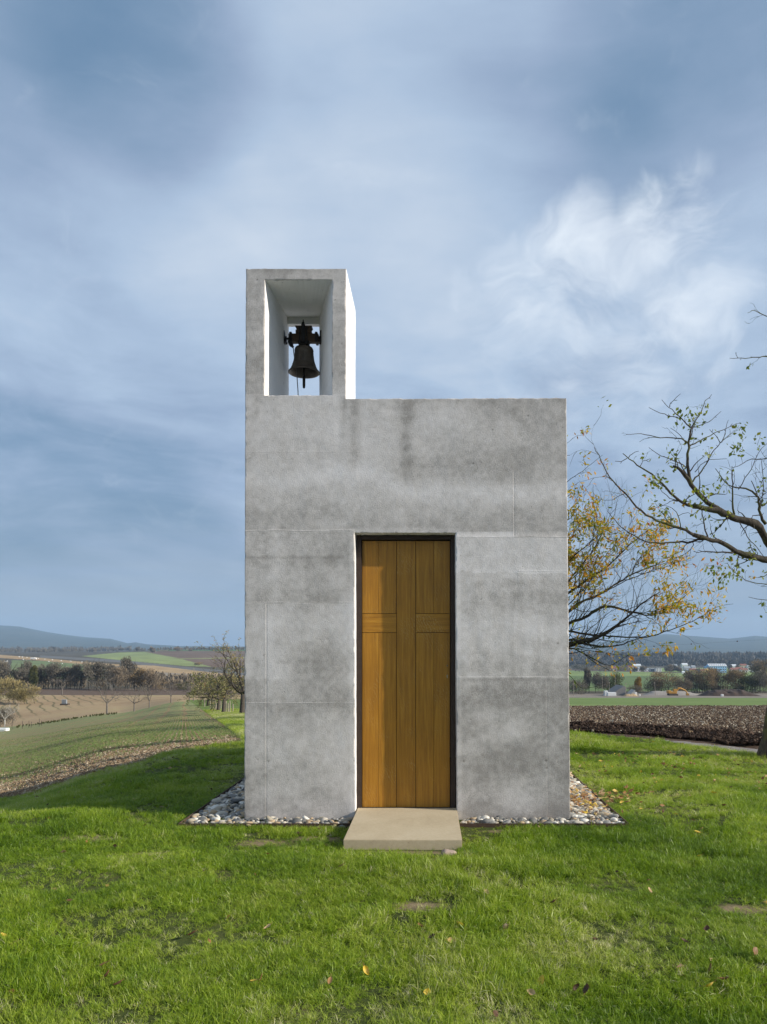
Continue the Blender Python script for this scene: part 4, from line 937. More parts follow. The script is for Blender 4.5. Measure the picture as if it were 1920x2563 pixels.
def tuft(seed, blades, hgt, spread, width, lean_, bend=0.5):
    r = np.random.default_rng(seed); mb = MB()
    for _ in range(blades):
        a = r.uniform(0, 6.28); rad = spread * math.sqrt(r.random()); bx_, by_ = rad * math.cos(a), rad * math.sin(a)
        hd = r.uniform(0, 6.28); hh = hgt * r.uniform(0.55, 1.15); w = width * r.uniform(0.7, 1.3); ln = lean_ * r.uniform(0.2, 1.2); bd = bend * r.uniform(0, 1.4)
        pts = []; x = y = 0.0; z = 0.0; ang = ln
        for k in range(4):
            pts.append((bx_ + x * math.cos(hd), by_ + x * math.sin(hd), z)); x += hh / 3 * math.sin(ang); z += hh / 3 * math.cos(ang); ang += bd * 0.8
        s0 = np.array([-math.sin(hd), math.cos(hd), 0]) * w / 2
        tw = r.uniform(-.7, .7); s0 = s0 * math.cos(tw) + np.array([math.cos(hd), math.sin(hd), 0]) * w / 2 * math.sin(tw)
        v = []
        for k, p in enumerate(pts):
            f = (1.0, 0.9, 0.6, 0.12)[k]; v += [np.array(p) - s0 * f, np.array(p) + s0 * f]
        mb.add(v, [(0, 1, 3, 2), (2, 3, 5, 4), (4, 5, 7, 6)], 0, np.repeat(np.clip(r.normal(.5, .2) + np.array([-.25, -.05, .1, .2]), 0, 1), 2))
    return mb.obj('grass_tuft', M_GRASS)
grass_protos = proto_col('grass_tufts', [tuft(i, 22, 0.070, 0.036, 0.0036, 0.45, 0.6) for i in range(6)] + [tuft(20 + i, 18, 0.10, 0.045, 0.0034, 0.8, 0.8) for i in range(2)])
def lawn_points(n, y0, y1, pxa, pxb):
    Y = np.sqrt(rng.uniform(y0 ** 2, y1 ** 2, n)); P = rng.uniform(pxa, pxb, n); X = (P - CX) / F * Y
    return X, Y, P
def lawn_mask(X, Y, P, m=0.0):
    ok = ~((X > GX0 - m) & (X < GX1 + m) & (Y > GY0 - m) & (Y < GY1 + m)) & ~((X > -0.69 - m) & (X < 0.262 + m) & (Y > 5.905 - m) & (Y < 7))
    le = lawn_edge(P) + 0.35 * (fbm(X * 3, Y * 3, 7, 3) - .5)
    return ok & (Y < le)
def grass(name, y0, y1, dens, wide=(-60, 1990)):
    area = (y1 ** 2 - y0 ** 2) / 2 * (wide[1] - wide[0]) / F
    X, Y, P = lawn_points(int(dens * area), y0, y1, *wide)
    ok = lawn_mask(X, Y, P)
    thin = np.ones(len(X))
    for (a, b_, rx, ry) in BARE:
        q_ = ((X - a) / rx) ** 2 + ((Y - b_) / ry) ** 2; thin *= 1 - 0.80 * np.exp(-q_ * (0.7 + 0.8 * fbm(X * 6, Y * 6, 33, 3)))
    pn = fbm(X * 2.2, Y * 2.2, 17, 4); thin *= 0.30 + 0.70 * sstep(0.36, 0.52, pn)
    ok &= rng.random(len(X)) < thin; X, Y, P, pn, thin = X[ok], Y[ok], P[ok], pn[ok], thin[ok]
    Z = gz(X, Y) - 0.004
    hn = fbm(X * 0.9, Y * 0.9, 43, 3); hs = (0.55 + 0.70 * sstep(0.35, 0.68, hn) + 0.35 * (fbm(X * 4, Y * 4, 93, 2) - .3)) * (0.55 + .45 * thin)
    # short along the step and edging
    dstep = np.hypot(np.maximum(np.maximum(-0.69 - X, X - .262), 0), np.maximum(5.9 - Y, 0)); hs *= 0.60 + 0.40 * sstep(0.0, 0.35, dstep)
    dirn = fbm(X * 1.1, Y * 1.1, 53, 2) * 12; tl = 0.12 + 0.75 * sstep(0.45, .75, fbm(X * 1.5, Y * 1.5, 63, 3))
    rot = np.stack([tl * np.cos(dirn) + rng.normal(0, .15, len(X)), tl * np.sin(dirn) + rng.normal(0, .15, len(X)), rng.uniform(-3.14, 3.14, len(X))], -1)
    s_ = rng.uniform(.8, 1.2, len(X)) * hs; w_ = 1.0 + 0.6 * sstep(6, 14, Y)
    ded = np.hypot(np.maximum(np.maximum(GX0 - X, X - GX1), 0), np.maximum(GY0 - Y, 0)); s_ = s_ * (0.60 + 0.40 * sstep(0.02, 0.45, ded)) * 0.80
    scl = np.stack([w_ * (0.45 + .5 * s_), w_ * (0.45 + .5 * s_), s_], -1)
    tn = fbm(X * 0.8, Y * 0.8, 73, 4); tint = 0.30 + 1.0 * (tn - 0.42) + 0.55 * (fbm(X * 3.1, Y * 3.1, 83, 3) - .5) + rng.normal(0, .10, len(X)) + 0.28 * (1 - thin) ** 2 + 0.10 * sstep(8, 13, Y)
    tint = tint + (rng.random(len(X)) < 0.035) * 0.45
    o = scatter(name, np.stack([X, Y, Z], -1), rot, scl, np.clip(tint, 0, 1), grass_protos, 8)
    return o
go_ = grass('grass', 2.75, 16.5, 1.0) if False else None
def grass_all():
    parts = [(2.75, 4.2, 2600), (4.2, 6, 1900), (6, 9, 1200), (9, 15.5, 600)]
    pos = []; 
    objs = []
    for (a, b_, d_) in parts: objs.append(grass('grass', a, b_, d_))
    # join the point clouds into one object
    base_o = objs[0]; cos = []; at = {k: [] for k in ('rot', 'scl', 'tint', 'pick')}
    for o in objs:
        n = len(o.data.vertices); c = np.empty(n * 3, np.float32); o.data.vertices.foreach_get('co', c); cos.append(c)
        for k, key, w in (('rot', 'vector', 3), ('scl', 'vector', 3), ('tint', 'value', 1), ('pick', 'value', 1)):
            v = np.empty(n * w, np.int32 if k == 'pick' else np.float32); o.data.attributes[k].data.foreach_get(key, v); at[k].append(v)
    me = bpy.data.meshes.new('grass'); c = np.concatenate(cos); me.vertices.add(len(c) // 3); me.vertices.foreach_set('co', c)
    for k, typ, key in (('rot', 'FLOAT_VECTOR', 'vector'), ('scl', 'FLOAT_VECTOR', 'vector'), ('tint', 'FLOAT', 'value'), ('pick', 'INT', 'value')):
        a = me.attributes.new(k, typ, 'POINT'); a.data.foreach_set(key, np.concatenate(at[k]))
    base_o.data = me
    for o in objs[1:]: bpy.data.objects.remove(o)
    tag(base_o, 'fresh green lawn grass with worn spots round the chapel', 'grass', kind='stuff'); base_o.name = 'grass'
    print('grass tufts', len(me.vertices))
grass_all()

# grass of the bank along the orchard row
bX = []; 
Yb_ = np.exp(rng.uniform(math.log(13), math.log(75), 26000)); Pb = rng.uniform(470, 640, 26000)
okb = (Pb > np.interp(Yb_, BANK[:, 0], BANK[:, 1]) + 3) & (Yb_ > lawn_edge(Pb)); Yb_, Pb = Yb_[okb], Pb[okb]; Xb = (Pb - CX) / F * Yb_
sb = rng.uniform(1.0, 1.9, len(Xb))
ob = scatter('meadow_grass', np.stack([Xb, Yb_, ground(Pb, Yb_)], -1), np.stack([rng.normal(0, .25, len(Xb)), rng.normal(0, .25, len(Xb)), rng.uniform(-3, 3, len(Xb))], -1),
             np.stack([sb * 1.6, sb * 1.6, sb], -1), np.clip(0.74 + (fbm(Xb * .5, Yb_ * .5, 12, 3) - .5) * .7 + rng.normal(0, .08, len(Xb)), 0, 1), grass_protos, 8)
tag(ob, 'light green meadow grass on the bank beneath the orchard trees', 'grass', kind='stuff')

# clods of soil
def clod(seed):
    import bmesh
    r = np.random.default_rng(seed); bm = bmesh.new(); bmesh.ops.create_icosphere(bm, subdivisions=2, radius=1)
    for v in bm.verts:
        n = 1 + 0.35 * math.sin(v.co.x * 3.1 + seed) * math.cos(v.co.y * 4.3 + seed * 2) + 0.22 * r.normal(); v.co *= max(.5, n)
    mb = MB(); mb.bm(bm); return mb.obj('clod', M_CLOD)
def mat_clod():
    m, t, b, o = newmat('clod_soil'); tone = t.attr('tint', typ='INSTANCER'); P = t.node('ShaderNodeTexCoord').outputs['Object']
    col = t.ramp(tone, [(0.0, c4(0.030, 0.020, 0.015)), (0.45, c4(0.085, 0.057, 0.042)), (0.75, c4(0.15, 0.105, 0.075)), (0.93, c4(0.24, 0.17, 0.10)), (1.0, c4(0.48, 0.42, 0.32))])
    n = t.noise(P, 3.0, 4, .7); col = t.vmath('SCALE', col, scale=t.math('ADD', 0.6, t.math('MULTIPLY', n, .8)))
    t.inp(b, 'Base Color', col); t.inp(b, 'Roughness', .95); t.inp(b, 'Specular IOR Level', .1); return m
M_CLOD = mat_clod()
clods = proto_col('clods', [clod(i) for i in range(5)])
def clod_field(name, label, P, Y, size, tint, sink=0.2):
    X = (P - CX) / F * Y; Z = ground(P, Y); n = len(X)
    dist = Y - lawn_edge(P)
    if np.mean(P) > 1200:
        Z = Z + (fbm(X * 2.6, Y * 1.8, 9, 4) - 0.5) * 0.16 * sstep(0.9, 2.0, dist) + 0.10 * np.exp(-((dist - 2.9) / 0.75) ** 2)
    else: Z = Z + (fbm(X * 3.2, Y * 2.4, 19, 3) - 0.5) * 0.10 * (1 - sstep(0.5, 6, dist) * 0.7)
    s_ = size * np.minimum(rng.lognormal(0, .4, n), 2.2)
    o = scatter(name, np.stack([X, Y, Z + s_ * sink * .5], -1), rng.uniform(-3, 3, (n, 3)), np.stack([s_, s_ * rng.uniform(.6, 1, n), s_ * rng.uniform(.5, .9, n)], -1), tint, clods, 5)
    tag(o, label, 'soil', kind='stuff'); return o
n = 90000; Y = np.exp(rng.uniform(math.log(13), math.log(62), n)); P = rng.uniform(1410, 1990, n); dist = Y - lawn_edge(P); ok = dist > 1.5
Y, P, dist = Y[ok], P[ok], dist[ok]
clod_field('soil_clods', 'dark brown clods over the ploughed field right of the chapel', P, Y, 0.011 + 0.00038 * Y + 0.012 * np.exp(-((dist - 2.6) / .7) ** 2), np.clip(rng.beta(2, 2.6, len(Y)) * .95 - 0.34 * np.exp(-((dist - 2.1) / .9) ** 2) + 0.32 * sstep(3, 8, dist) * (.4 + rng.random(len(Y))) + (rng.random(len(Y)) < .03) * .5, 0, 1))
n = 34000; dist = rng.gamma(1.5, 1.7, n); P = rng.uniform(-60, 625, n); Y = lawn_edge(P) + 0.1 + dist; 
clod_field('field_clods', 'tan soil crumbs along the near edge of the sprouting field', P, Y, 0.010 + 0.0003 * Y, np.clip(0.90 + rng.normal(0, .07, n), 0, .97))
# seedlings in drilled rows
M_SPROUT = mat_leafy('seedling_blade', [(0.0, c4(0.10, 0.15, 0.04)), (1.0, c4(0.28, 0.35, 0.12))], 0.3, True, 0.6, spec=.2)
def sprout(i):
    o = tuft(50 + i, 5, 0.06, 0.025, 0.006, 0.5, .5); o.data.materials[0] = M_SPROUT; return o
sprout_c = proto_col('sprouts', [sprout(i) for i in range(3)])
n = 60000; Y = np.exp(rng.uniform(math.log(12.5), math.log(60), n)); P = rng.uniform(-60, 620, n); X = (P - CX) / F * Y
qq = X + 0.33 * Y; qq = np.round(qq / 0.15) * 0.15 + rng.normal(0, .02, n); X = qq - 0.33 * Y; P = X / Y * F + CX
dist = Y - lawn_edge(P); ok = (dist > .8) & (P < np.interp(Y, BANK[:, 0], BANK[:, 1]) - 4) & (P > -80) & (rng.random(n) < sstep(.5, 9, dist) * .5)
X, Y, P = X[ok], Y[ok], P[ok]; Z = ground(P, Y) + (fbm(X * 3.2, Y * 2.4, 19, 3) - 0.5) * 0.10 * (1 - sstep(0.5, 6, Y - lawn_edge(P)) * 0.7)
s_ = rng.uniform(.8, 1.4, len(X))
o = scatter('seedlings', np.stack([X, Y, Z], -1), np.stack([rng.normal(0, .2, len(X)), rng.normal(0, .2, len(X)), rng.uniform(-3, 3, len(X))], -1), np.stack([s_, s_, s_], -1), np.clip(.42 + rng.normal(0, .1, len(X)), 0, 1), sprout_c, 3)
tag(o, 'young green shoots in drilled rows on the sloping field', 'seedlings', kind='stuff')

# ------------------------------------------------------------------ leaves
def add_leaves(mb, pos, dirs, size, ratio=0.5, val=None, droop=0.0):
    pos = np.asarray(pos, float); n = len(pos)
    if n == 0: return
    d_ = np.asarray(dirs, float) + np.array([0, 0, -droop]); d_ /= np.linalg.norm(d_, axis=1)[:, None] + 1e-9
    rnd = rng.normal(size=(n, 3)); s1 = np.cross(d_, rnd); s1 /= np.linalg.norm(s1, axis=1)[:, None] + 1e-9; nn = np.cross(d_, s1)
    L = np.broadcast_to(size, (n,))[:, None]; w = L * ratio / 2
    b_ = pos; tip = pos + d_ * L + nn * L * rng.uniform(-.2, .2, (n, 1)); mc = pos + d_ * L * .5 - nn * w * .35; ml = pos + d_ * L * .48 - s1 * w; mr = pos + d_ * L * .48 + s1 * w
    v = np.stack([b_, ml, tip, mc, mr], 1).reshape(-1, 3); i = np.arange(n)[:, None] * 5
    f = np.concatenate([i + np.array([[0, 1, 2, 3]]), i + np.array([[0, 3, 2, 4]])])
    mb.add(v, f, 0, np.repeat(val if val is not None else rng.random(n), 5))
def add_slivers(mb, pos, dirs, L, W, val):
    n = len(pos); d_ = dirs / (np.linalg.norm(dirs, axis=1)[:, None] + 1e-9); s1 = np.cross(d_, rng.normal(size=(n, 3))); s1 /= np.linalg.norm(s1, axis=1)[:, None] + 1e-9
    L = np.broadcast_to(L, (n,))[:, None]; W = np.broadcast_to(W, (n,))[:, None]
    v = np.stack([pos - d_ * L / 2, pos + s1 * W / 2, pos + d_ * L / 2, pos - s1 * W / 2], 1).reshape(-1, 3)
    mb.add(v, np.arange(n)[:, None] * 4 + np.arange(4)[None, :], 0, np.repeat(np.clip(val, 0, 1), 4))

def norm(v): return v / (np.linalg.norm(v) + 1e-12)
def grow(mb, r_, p, d, L, rad, lvl, o, tips):
    """one branch and its children; tips collects (point, direction, level)"""
    seg = o.get('seg', [8, 7, 5, 4, 3])[min(lvl, 4)]; pts = [np.array(p, float)]; dd = norm(np.array(d, float)); step = L / seg
    kink = o.get('kink', .22)
    for k in range(seg):
        dd = norm(dd + r_.normal(0, kink, 3) + np.array([0, 0, o.get('up', .08) * (1 if lvl else .3)])); pts.append(pts[-1] + dd * step)
    pts = np.array(pts); rads = rad * np.linspace(1, o.get('taper', .35), len(pts))
    mb.tube(pts, rads, o.get('sides', [8, 6, 4, 3, 3])[min(lvl, 4)], cap=False)
    if lvl >= o['levels']:
        for k in range(1, len(pts)): tips.append((pts[k], pts[k] - pts[k - 1]))
        return
    nch = o['n'][lvl]; 
    for c in range(nch):
        t = r_.uniform(o.get('first', [.35, .25, .2, .15, .1])[min(lvl, 4)], 1.0) if c else 1.0
        k = min(int(t * seg), seg - 1); fr = t * seg - k; q_ = pts[k] * (1 - fr) + pts[k + 1] * fr; pd = norm(pts[k + 1] - pts[k])
        side = norm(np.cross(pd, r_.normal(size=3))); an = r_.uniform(*o.get('ang', (.45, 1.0))) * (0.5 if c == 0 else 1)
        nd = pd * math.cos(an) + side * math.sin(an)
        rr = max(o.get('rmin', .004), rad * (1 - t * (1 - o.get('taper', .35))) * r_.uniform(.5, .75))
        grow(mb, r_, q_, nd, L * r_.uniform(*o.get('len', (.5, .8))), rr, lvl + 1, o, tips)

# ---- near trees: limbs traced where they stand, at their own depth
def Zp(zx, zy): return 1400 + zx * 0.3616, 950 + zy * 0.3616
def limb_pts(pts, y0, y1, jit, r_):
    P_ = [Zp(*p) for p in pts]; n = len(P_); out = []
    for k, (px, py) in enumerate(P_):
        Y = y0 + (y1 - y0) * k / (n - 1); out.append(((px - CX) / F * Y, Y, EYE - (py - HY) / F * Y))
    out = np.array(out); dense = []
    for k in range(n - 1):
        m = max(2, int(np.linalg.norm(out[k + 1] - out[k]) / 0.07))
        for t in np.linspace(0, 1, m, endpoint=False): dense.append(out[k] * (1 - t) + out[k + 1] * t)
    dense.append(out[-1]); dense = np.array(dense)
    sm = dense.copy()
    for _ in range(2): sm[1:-1] = (sm[:-2] + 2 * sm[1:-1] + sm[2:]) / 4
    sm[1:-1] += r_.normal(0, jit, (len(sm) - 2, 3))
    return sm
def spurs(mb, pts, r_, prob, length):
    for k in range(1, len(pts) - 1):
        if r_.random() < prob:
            pd = norm(pts[k + 1] - pts[k]); sd_ = norm(np.cross(pd, r_.normal(size=3))); L = length * r_.uniform(.4, 1.3)
            mb.tube([pts[k], pts[k] + (sd_ + pd * .4) * L * .5, pts[k] + (sd_ + pd * .7) * L], [.0042, .0036, .0026], 4, cap=False)
def near_tree(name, label, limbs, trunk, y_mid, leafmat, o, leaf, seed):
    r_ = np.random.default_rng(seed); tips = []; tb = MB(); tw = MB(); lf = MB()
    tr = empty(name, (trunk[0][0], trunk[0][1], trunk[0][2]), label, 'tree')
    tb.tube([t[:3] for t in trunk], [t[3] for t in trunk], 18)
    for (pts, y0, y1, r0, r1, nsub, slen) in limbs:
        q_ = limb_pts(pts, y0, y1, o['jit'], r_); n_ = len(q_)
        rad = r0 + (r1 - r0) * np.linspace(0, 1, n_) ** 0.8
        if r0 > .03: rad = rad * (1 + 0.30 * (fbm(np.arange(n_) * .45, np.zeros(n_) + r0 * 900, 5, 3) - .5) * 2)
        (tb if r0 > .012 else tw).tube(q_, rad, 12 if r0 > .03 else 6)
        spurs(tw, q_, r_, o['spur'], o['spurlen'])
        for k in range(n_): 
            if r_.random() < .3 and rad[k] < .02: tips.append((q_[k], q_[min(k + 1, n_ - 1)] - q_[k - 1]))
        for _ in range(nsub):
            t = r_.uniform(.12, .97); k = min(int(t * (n_ - 1)), n_ - 2); pd = norm(q_[k + 1] - q_[k]); sd_ = norm(np.cross(pd, r_.normal(size=3))); an = r_.uniform(.5, 1.15)
            grow(tw, r_, q_[k], pd * math.cos(an) + sd_ * math.sin(an) + np.array(o.get('bias', (0, 0, .2))), slen * r_.uniform(.5, 1.2), min(rad[k] * .45, .011), 1, o, tips)
    tips_p = np.array([t[0] for t in tips]); tips_d = np.array([t[1] for t in tips])
    # leaves hang in clusters
    keep = fbm(tips_p[:, 0] * 2.2, tips_p[:, 2] * 2.2, seed, 3) + r_.normal(0, .10, len(tips_p)); sel = keep > np.quantile(keep, 1 - leaf['frac'])
    cp, cd = tips_p[sel], tips_d[sel]; m = leaf['per']
    pos = np.repeat(cp, m, 0) + r_.normal(0, leaf['spread'], (len(cp) * m, 3)); dr = np.repeat(cd / (np.linalg.norm(cd, axis=1)[:, None] + 1e-9), m, 0) * .5 + r_.normal(0, .6, (len(cp) * m, 3))
    vals = np.clip(np.repeat(r_.normal(leaf['mean'], .22, len(cp)), m) + r_.normal(0, .12, len(cp) * m), 0, 1)
    add_leaves(lf, pos, dr, leaf['size'] * r_.uniform(.6, 1.25, len(pos)), leaf['ratio'], vals, droop=.7)
    trunk_o = tb.obj('trunk', M_BARK, tr, smooth=True)
    crown = lf.obj('crown', leafmat, tr)
    sub(tw, 'twigs', M_BARK, crown)
    return tr
R_Y = 10.8
rt = [  # right-hand tree: (traced points, depth from, to, radius from, to, side shoots, shoot length)
    ([(1640, 1200), (1520, 1180), (1438, 1130), (1405, 1050), (1370, 990), (1300, 985), (1200, 950), (1110, 910), (1000, 888), (930, 876)], 10.9, 10.3, .080, .036, 9, .35),
    ([(930, 876), (870, 868), (800, 812), (740, 745), (640, 655), (540, 588), (480, 542), (440, 512)], 10.3, 9.9, .022, .005, 6, .4),
    ([(480, 540), (500, 505), (550, 495)], 9.9, 9.8, .006, .003, 0, .1), ([(470, 545), (430, 580), (385, 565)], 9.9, 9.9, .006, .003, 0, .1), ([(560, 600), (570, 560), (628, 548)], 10, 9.9, .005, .003, 0, .1),
    ([(1120, 910), (1030, 850), (965, 800), (915, 725), (870, 665), (830, 612), (790, 600)], 10.5, 10.3, .036, .020, 4, .35),
    ([(915, 725), (895, 640), (882, 550), (895, 470), (908, 400), (915, 335)], 10.4, 10.5, .026, .012, 5, .4),
    ([(915, 335), (860, 285), (800, 225), (760, 190), (710, 140)], 10.5, 10.2, .010, .003, 1, .15), ([(765, 190), (770, 160), (790, 145), (840, 98)], 10.3, 10.2, .006, .003, 0, .1),
    ([(820, 262), (760, 250), (700, 235), (620, 193)], 10.4, 10.2, .007, .003, 0, .1), ([(915, 330), (950, 275), (990, 215), (1010, 140), (1055, 103)], 10.5, 10.8, .010, .003, 2, .2),
    ([(918, 330), (1000, 310), (1060, 280), (1120, 220)], 10.5, 10.7, .007, .003, 0, .1), ([(905, 455), (980, 420), (1070, 375), (1150, 340), (1245, 302)], 10.5, 11.0, .011, .003, 2, .25),
    ([(890, 435), (850, 402), (700, 402), (560, 375), (465, 379)], 10.4, 10.1, .010, .003, 2, .2), ([(880, 445), (840, 380), (770, 335)], 10.4, 10.5, .007, .003, 1, .15), ([(700, 404), (620, 395), (555, 432)], 10.3, 10.2, .005, .0025, 0, .1),
    ([(925, 705), (1000, 610), (1060, 510), (1130, 420), (1185, 375), (1240, 348)], 10.5, 10.9, .012, .003, 3, .3), ([(1128, 425), (1150, 350), (1170, 280)], 10.8, 10.9, .006, .003, 0, .1), ([(1115, 440), (1080, 380), (1040, 345)], 10.8, 10.9, .006, .003, 0, .1),
    ([(880, 610), (800, 560), (700, 530), (620, 470)], 10.4, 10.1, .008, .003, 2, .3), ([(940, 640), (1000, 560), (1100, 545), (1160, 548)], 10.6, 10.7, .006, .003, 0, .2),
    ([(1620, 1330), (1530, 1275), (1438, 1248), (1330, 1225), (1220, 1195), (1130, 1130), (1030, 1105), (930, 1075)], 10.9, 10.2, .060, .026, 9, .35),
    ([(930, 1075), (840, 1030), (740, 1000), (640, 960), (560, 910), (480, 820), (400, 730), (320, 640), (270, 520), (243, 470)], 10.2, 9.7, .022, .004, 12, .45),
    ([(1060, 1110), (1000, 1098), (930, 1125), (850, 1132), (760, 1122), (700, 1140), (600, 1120), (480, 1062), (400, 1000), (330, 905)], 10.4, 9.9, .020, .003, 8, .4),
    ([(1200, 1200), (1100, 1190), (980, 1190), (930, 1188)], 10.4, 10.2, .014, .004, 2, .3), ([(1030, 1100), (1010, 1040), (1000, 960), (990, 900)], 10.3, 10.4, .012, .006, 2, .25),
    ([(1430, 1000), (1385, 940), (1380, 870), (1392, 812), (1330, 772), (1250, 738), (1200, 752), (1120, 690), (1080, 615)], 10.8, 10.6, .024, .004, 5, .35),
    ([(1212, 935), (1200, 850), (1203, 760), (1198, 680), (1196, 600)], 10.6, 10.7, .016, .005, 2, .3), ([(1438, 1418), (1370, 1410), (1290, 1392), (1200, 1330), (1162, 1268)], 10.7, 10.4, .007, .003, 5, .35),
    ([(1480, 1530), (1400, 1520), (1310, 1505)], 10.6, 10.5, .006, .003, 1, .2), ([(1640, 640), (1540, 560), (1438, 545), (1300, 560), (1200, 610)], 10.9, 10.6, .012, .004, 4, .35),
    ([(1500, 760), (1400, 900), (1390, 830), (1330, 700)], 10.8, 10.7, .012, .005, 3, .3), ([(1390, 940), (1420, 700), (1400, 560)], 10.8, 10.8, .008, .004, 3, .3), ([(1238, 970), (1280, 1060), (1400, 1200), (1460, 1280)], 10.5, 10.6, .007, .004, 2, .3),
    ([(1240, 760), (1290, 680), (1360, 560), (1400, 470), (1460, 420)], 10.7, 10.8, .007, .003, 3, .3),
    ([(1640, -120), (1540, -145), (1438, -160), (1370, -152), (1260, -148), (1180, -148)], 10.8, 10.3, .012, .003, 2, .18), ([(1240, -148), (1228, -168), (1222, -190)], 10.4, 10.4, .004, .002, 0, .1),
    ([(1640, -380), (1540, -400), (1470, -420), (1410, -455), (1370, -478), (1330, -480), (1305, -462)], 10.8, 10.4, .010, .003, 3, .2),
]
def W(px, py, Y): return ((px - CX) / F * Y, Y, EYE - (py - HY) / F * Y)
gzr = float(gz(np.array([(1943 - CX) / F * R_Y]), np.array([R_Y]))[0])
tx = (1943 - CX) / F * R_Y
trunk_r = [(tx, R_Y, gzr - .15, .34), (tx, R_Y, gzr + .02, .27), (tx + .02, R_Y, gzr + .25, .215), (tx + .08, R_Y, gzr + .8, .19), (tx + .25, R_Y + .05, gzr + 1.5, .175), (tx + .40, R_Y + .1, gzr + 2.3, .16), (tx + .45, R_Y + .15, gzr + 3.3, .12), (tx + .6, R_Y + .2, gzr + 4.6, .07), (tx + .7, R_Y + .2, gzr + 6.2, .03)]
O_R = dict(levels=2, n=[4, 2, 2], kink=.28, up=.03, rmin=.0028, spur=.32, spurlen=.035, jit=.006, bias=(0, 0, .1), seg=[6, 5, 4, 3, 3], sides=[6, 5, 4, 3, 3], len=(.4, .7))
# the limbs join the trunk out of the frame
rt += [([(1640, 1200), (1760, 1250), (1850, 1300)], 10.9, 10.95, .080, .11, 0, .1), ([(1620, 1330), (1720, 1400), (1840, 1480)], 10.9, 10.95, .060, .09, 0, .1), ([(1640, 640), (1800, 800), (1880, 1000)], 10.9, 11, .012, .03, 1, .5),
       ([(1640, -120), (1800, 100), (1930, 500)], 10.8, 11, .012, .04, 1, .5), ([(1640, -380), (1800, -200), (1920, 200)], 10.8, 11, .010, .035, 1, .5)]
near_tree('fruit_tree', 'old fruit tree with mossy limbs and few green leaves, cut by the right edge', rt, trunk_r, R_Y, M_LEAF_G, O_R, dict(frac=.14, per=4, spread=.045, size=.066, ratio=.62, mean=.40), 5)

M_Y = 14.6
mt = [
    ([(-120, 1900), (-20, 1860), (75, 1835), (160, 1812), (250, 1790), (330, 1750), (400, 1700), (470, 1648), (560, 1560), (640, 1500), (700, 1470)], 14.8, 13.6, .075, .006, 22, .75),
    ([(-120, 1720), (75, 1740), (200, 1765), (400, 1780), (540, 1785), (640, 1780), (740, 1742), (830, 1710), (900, 1685), (1000, 1630), (1060, 1590), (1120, 1562), (1205, 1553)], 14.6, 13.4, .030, .003, 20, .55),
    ([(-100, 1900), (75, 1790), (200, 1840), (330, 1852), (420, 1838), (530, 1800), (620, 1768)], 14.6, 13.9, .032, .006, 7, .45),
    ([(-120, 1800), (75, 1680), (180, 1650), (250, 1592), (340, 1560), (460, 1600), (620, 1640), (700, 1600), (800, 1560), (880, 1490), (938, 1445)], 14.8, 14.0, .045, .004, 20, .6),
    ([(-120, 1700), (75, 1600), (160, 1530), (260, 1500), (380, 1420), (500, 1350), (640, 1290), (740, 1270), (830, 1260)], 14.8, 15.2, .04, .004, 20, .6),
    ([(-120, 1600), (75, 1470), (200, 1380), (330, 1300), (450, 1180), (560, 1080), (640, 1030)], 14.8, 14.2, .035, .004, 18, .6),
    ([(-120, 1750), (60, 1400), (140, 1300), (240, 1180), (300, 1050), (380, 950), (400, 860)], 14.8, 15.3, .035, .004, 16, .6),
    ([(-160, 1500), (60, 1240), (180, 1160), (270, 1080), (330, 1000)], 14.9, 14.6, .02, .004, 14, .5), ([(-160, 1400), (30, 1150), (100, 1070), (160, 980), (220, 890)], 14.9, 15.2, .02, .003, 10, .45),
    ([(60, 1260), (240, 1100), (243, 960), (240, 840), (235, 730)], 14.8, 14.8, .012, .003, 6, .35), ([(-60, 1100), (40, 1000), (150, 870), (120, 820), (78, 775)], 14.8, 14.8, .01, .003, 4, .3),
    ([(-140, 860), (-20, 760), (60, 703), (180, 622), (240, 570), (300, 522)], 14.8, 14.6, .012, .003, 2, .2), ([(-60, 520), (40, 450), (90, 410), (120, 380), (165, 388)], 14.8, 14.8, .006, .002, 2, .15),
    ([(-100, 1930), (75, 1850), (180, 1900), (260, 1950), (350, 1990), (420, 1940), (490, 1900)], 14.8, 14.0, .022, .003, 4, .3), ([(180, 1905), (240, 1960), (300, 1985), (350, 2025), (400, 2012)], 14.5, 14.2, .010, .003, 3, .3),
    ([(-80, 1950), (75, 2050), (110, 2090), (140, 2140), (230, 2136), (300, 2112), (330, 2095)], 14.8, 14.3, .010, .002, 1, .15), ([(-80, 1850), (80, 1900), (200, 1870), (330, 1900), (480, 1905), (600, 1925)], 14.8, 14.0, .012, .002, 3, .25),
    ([(300, 1480), (480, 1380), (620, 1330), (760, 1290), (905, 1215)], 14.3, 13.9, .012, .003, 8, .4), ([(420, 1690), (560, 1620), (700, 1590), (800, 1540), (925, 1530)], 14.2, 13.8, .010, .003, 7, .35),
    ([(500, 1350), (560, 1220), (700, 1120), (760, 1080)], 14.9, 15.1, .01, .003, 6, .35), ([(60, 1560), (200, 1420), (290, 1250), (400, 1130), (470, 1010)], 14.6, 14.4, .014, .003, 10, .45),
]
tmx = (1325 - CX) / F * 14.9; gm = float(gz(np.array([tmx]), np.array([14.9]))[0])
trunk_m = [(tmx, 14.9, gm - .15, .30), (tmx, 14.9, gm + .1, .23), (tmx, 14.9, gm + .8, .20), (tmx + .02, 14.9, gm + 1.6, .18), (tmx + .0, 14.9, gm + 2.4, .13), (tmx, 14.9, gm + 3.4, .08), (tmx, 14.9, gm + 4.6, .04), (tmx, 14.9, gm + 6.0, .015)]
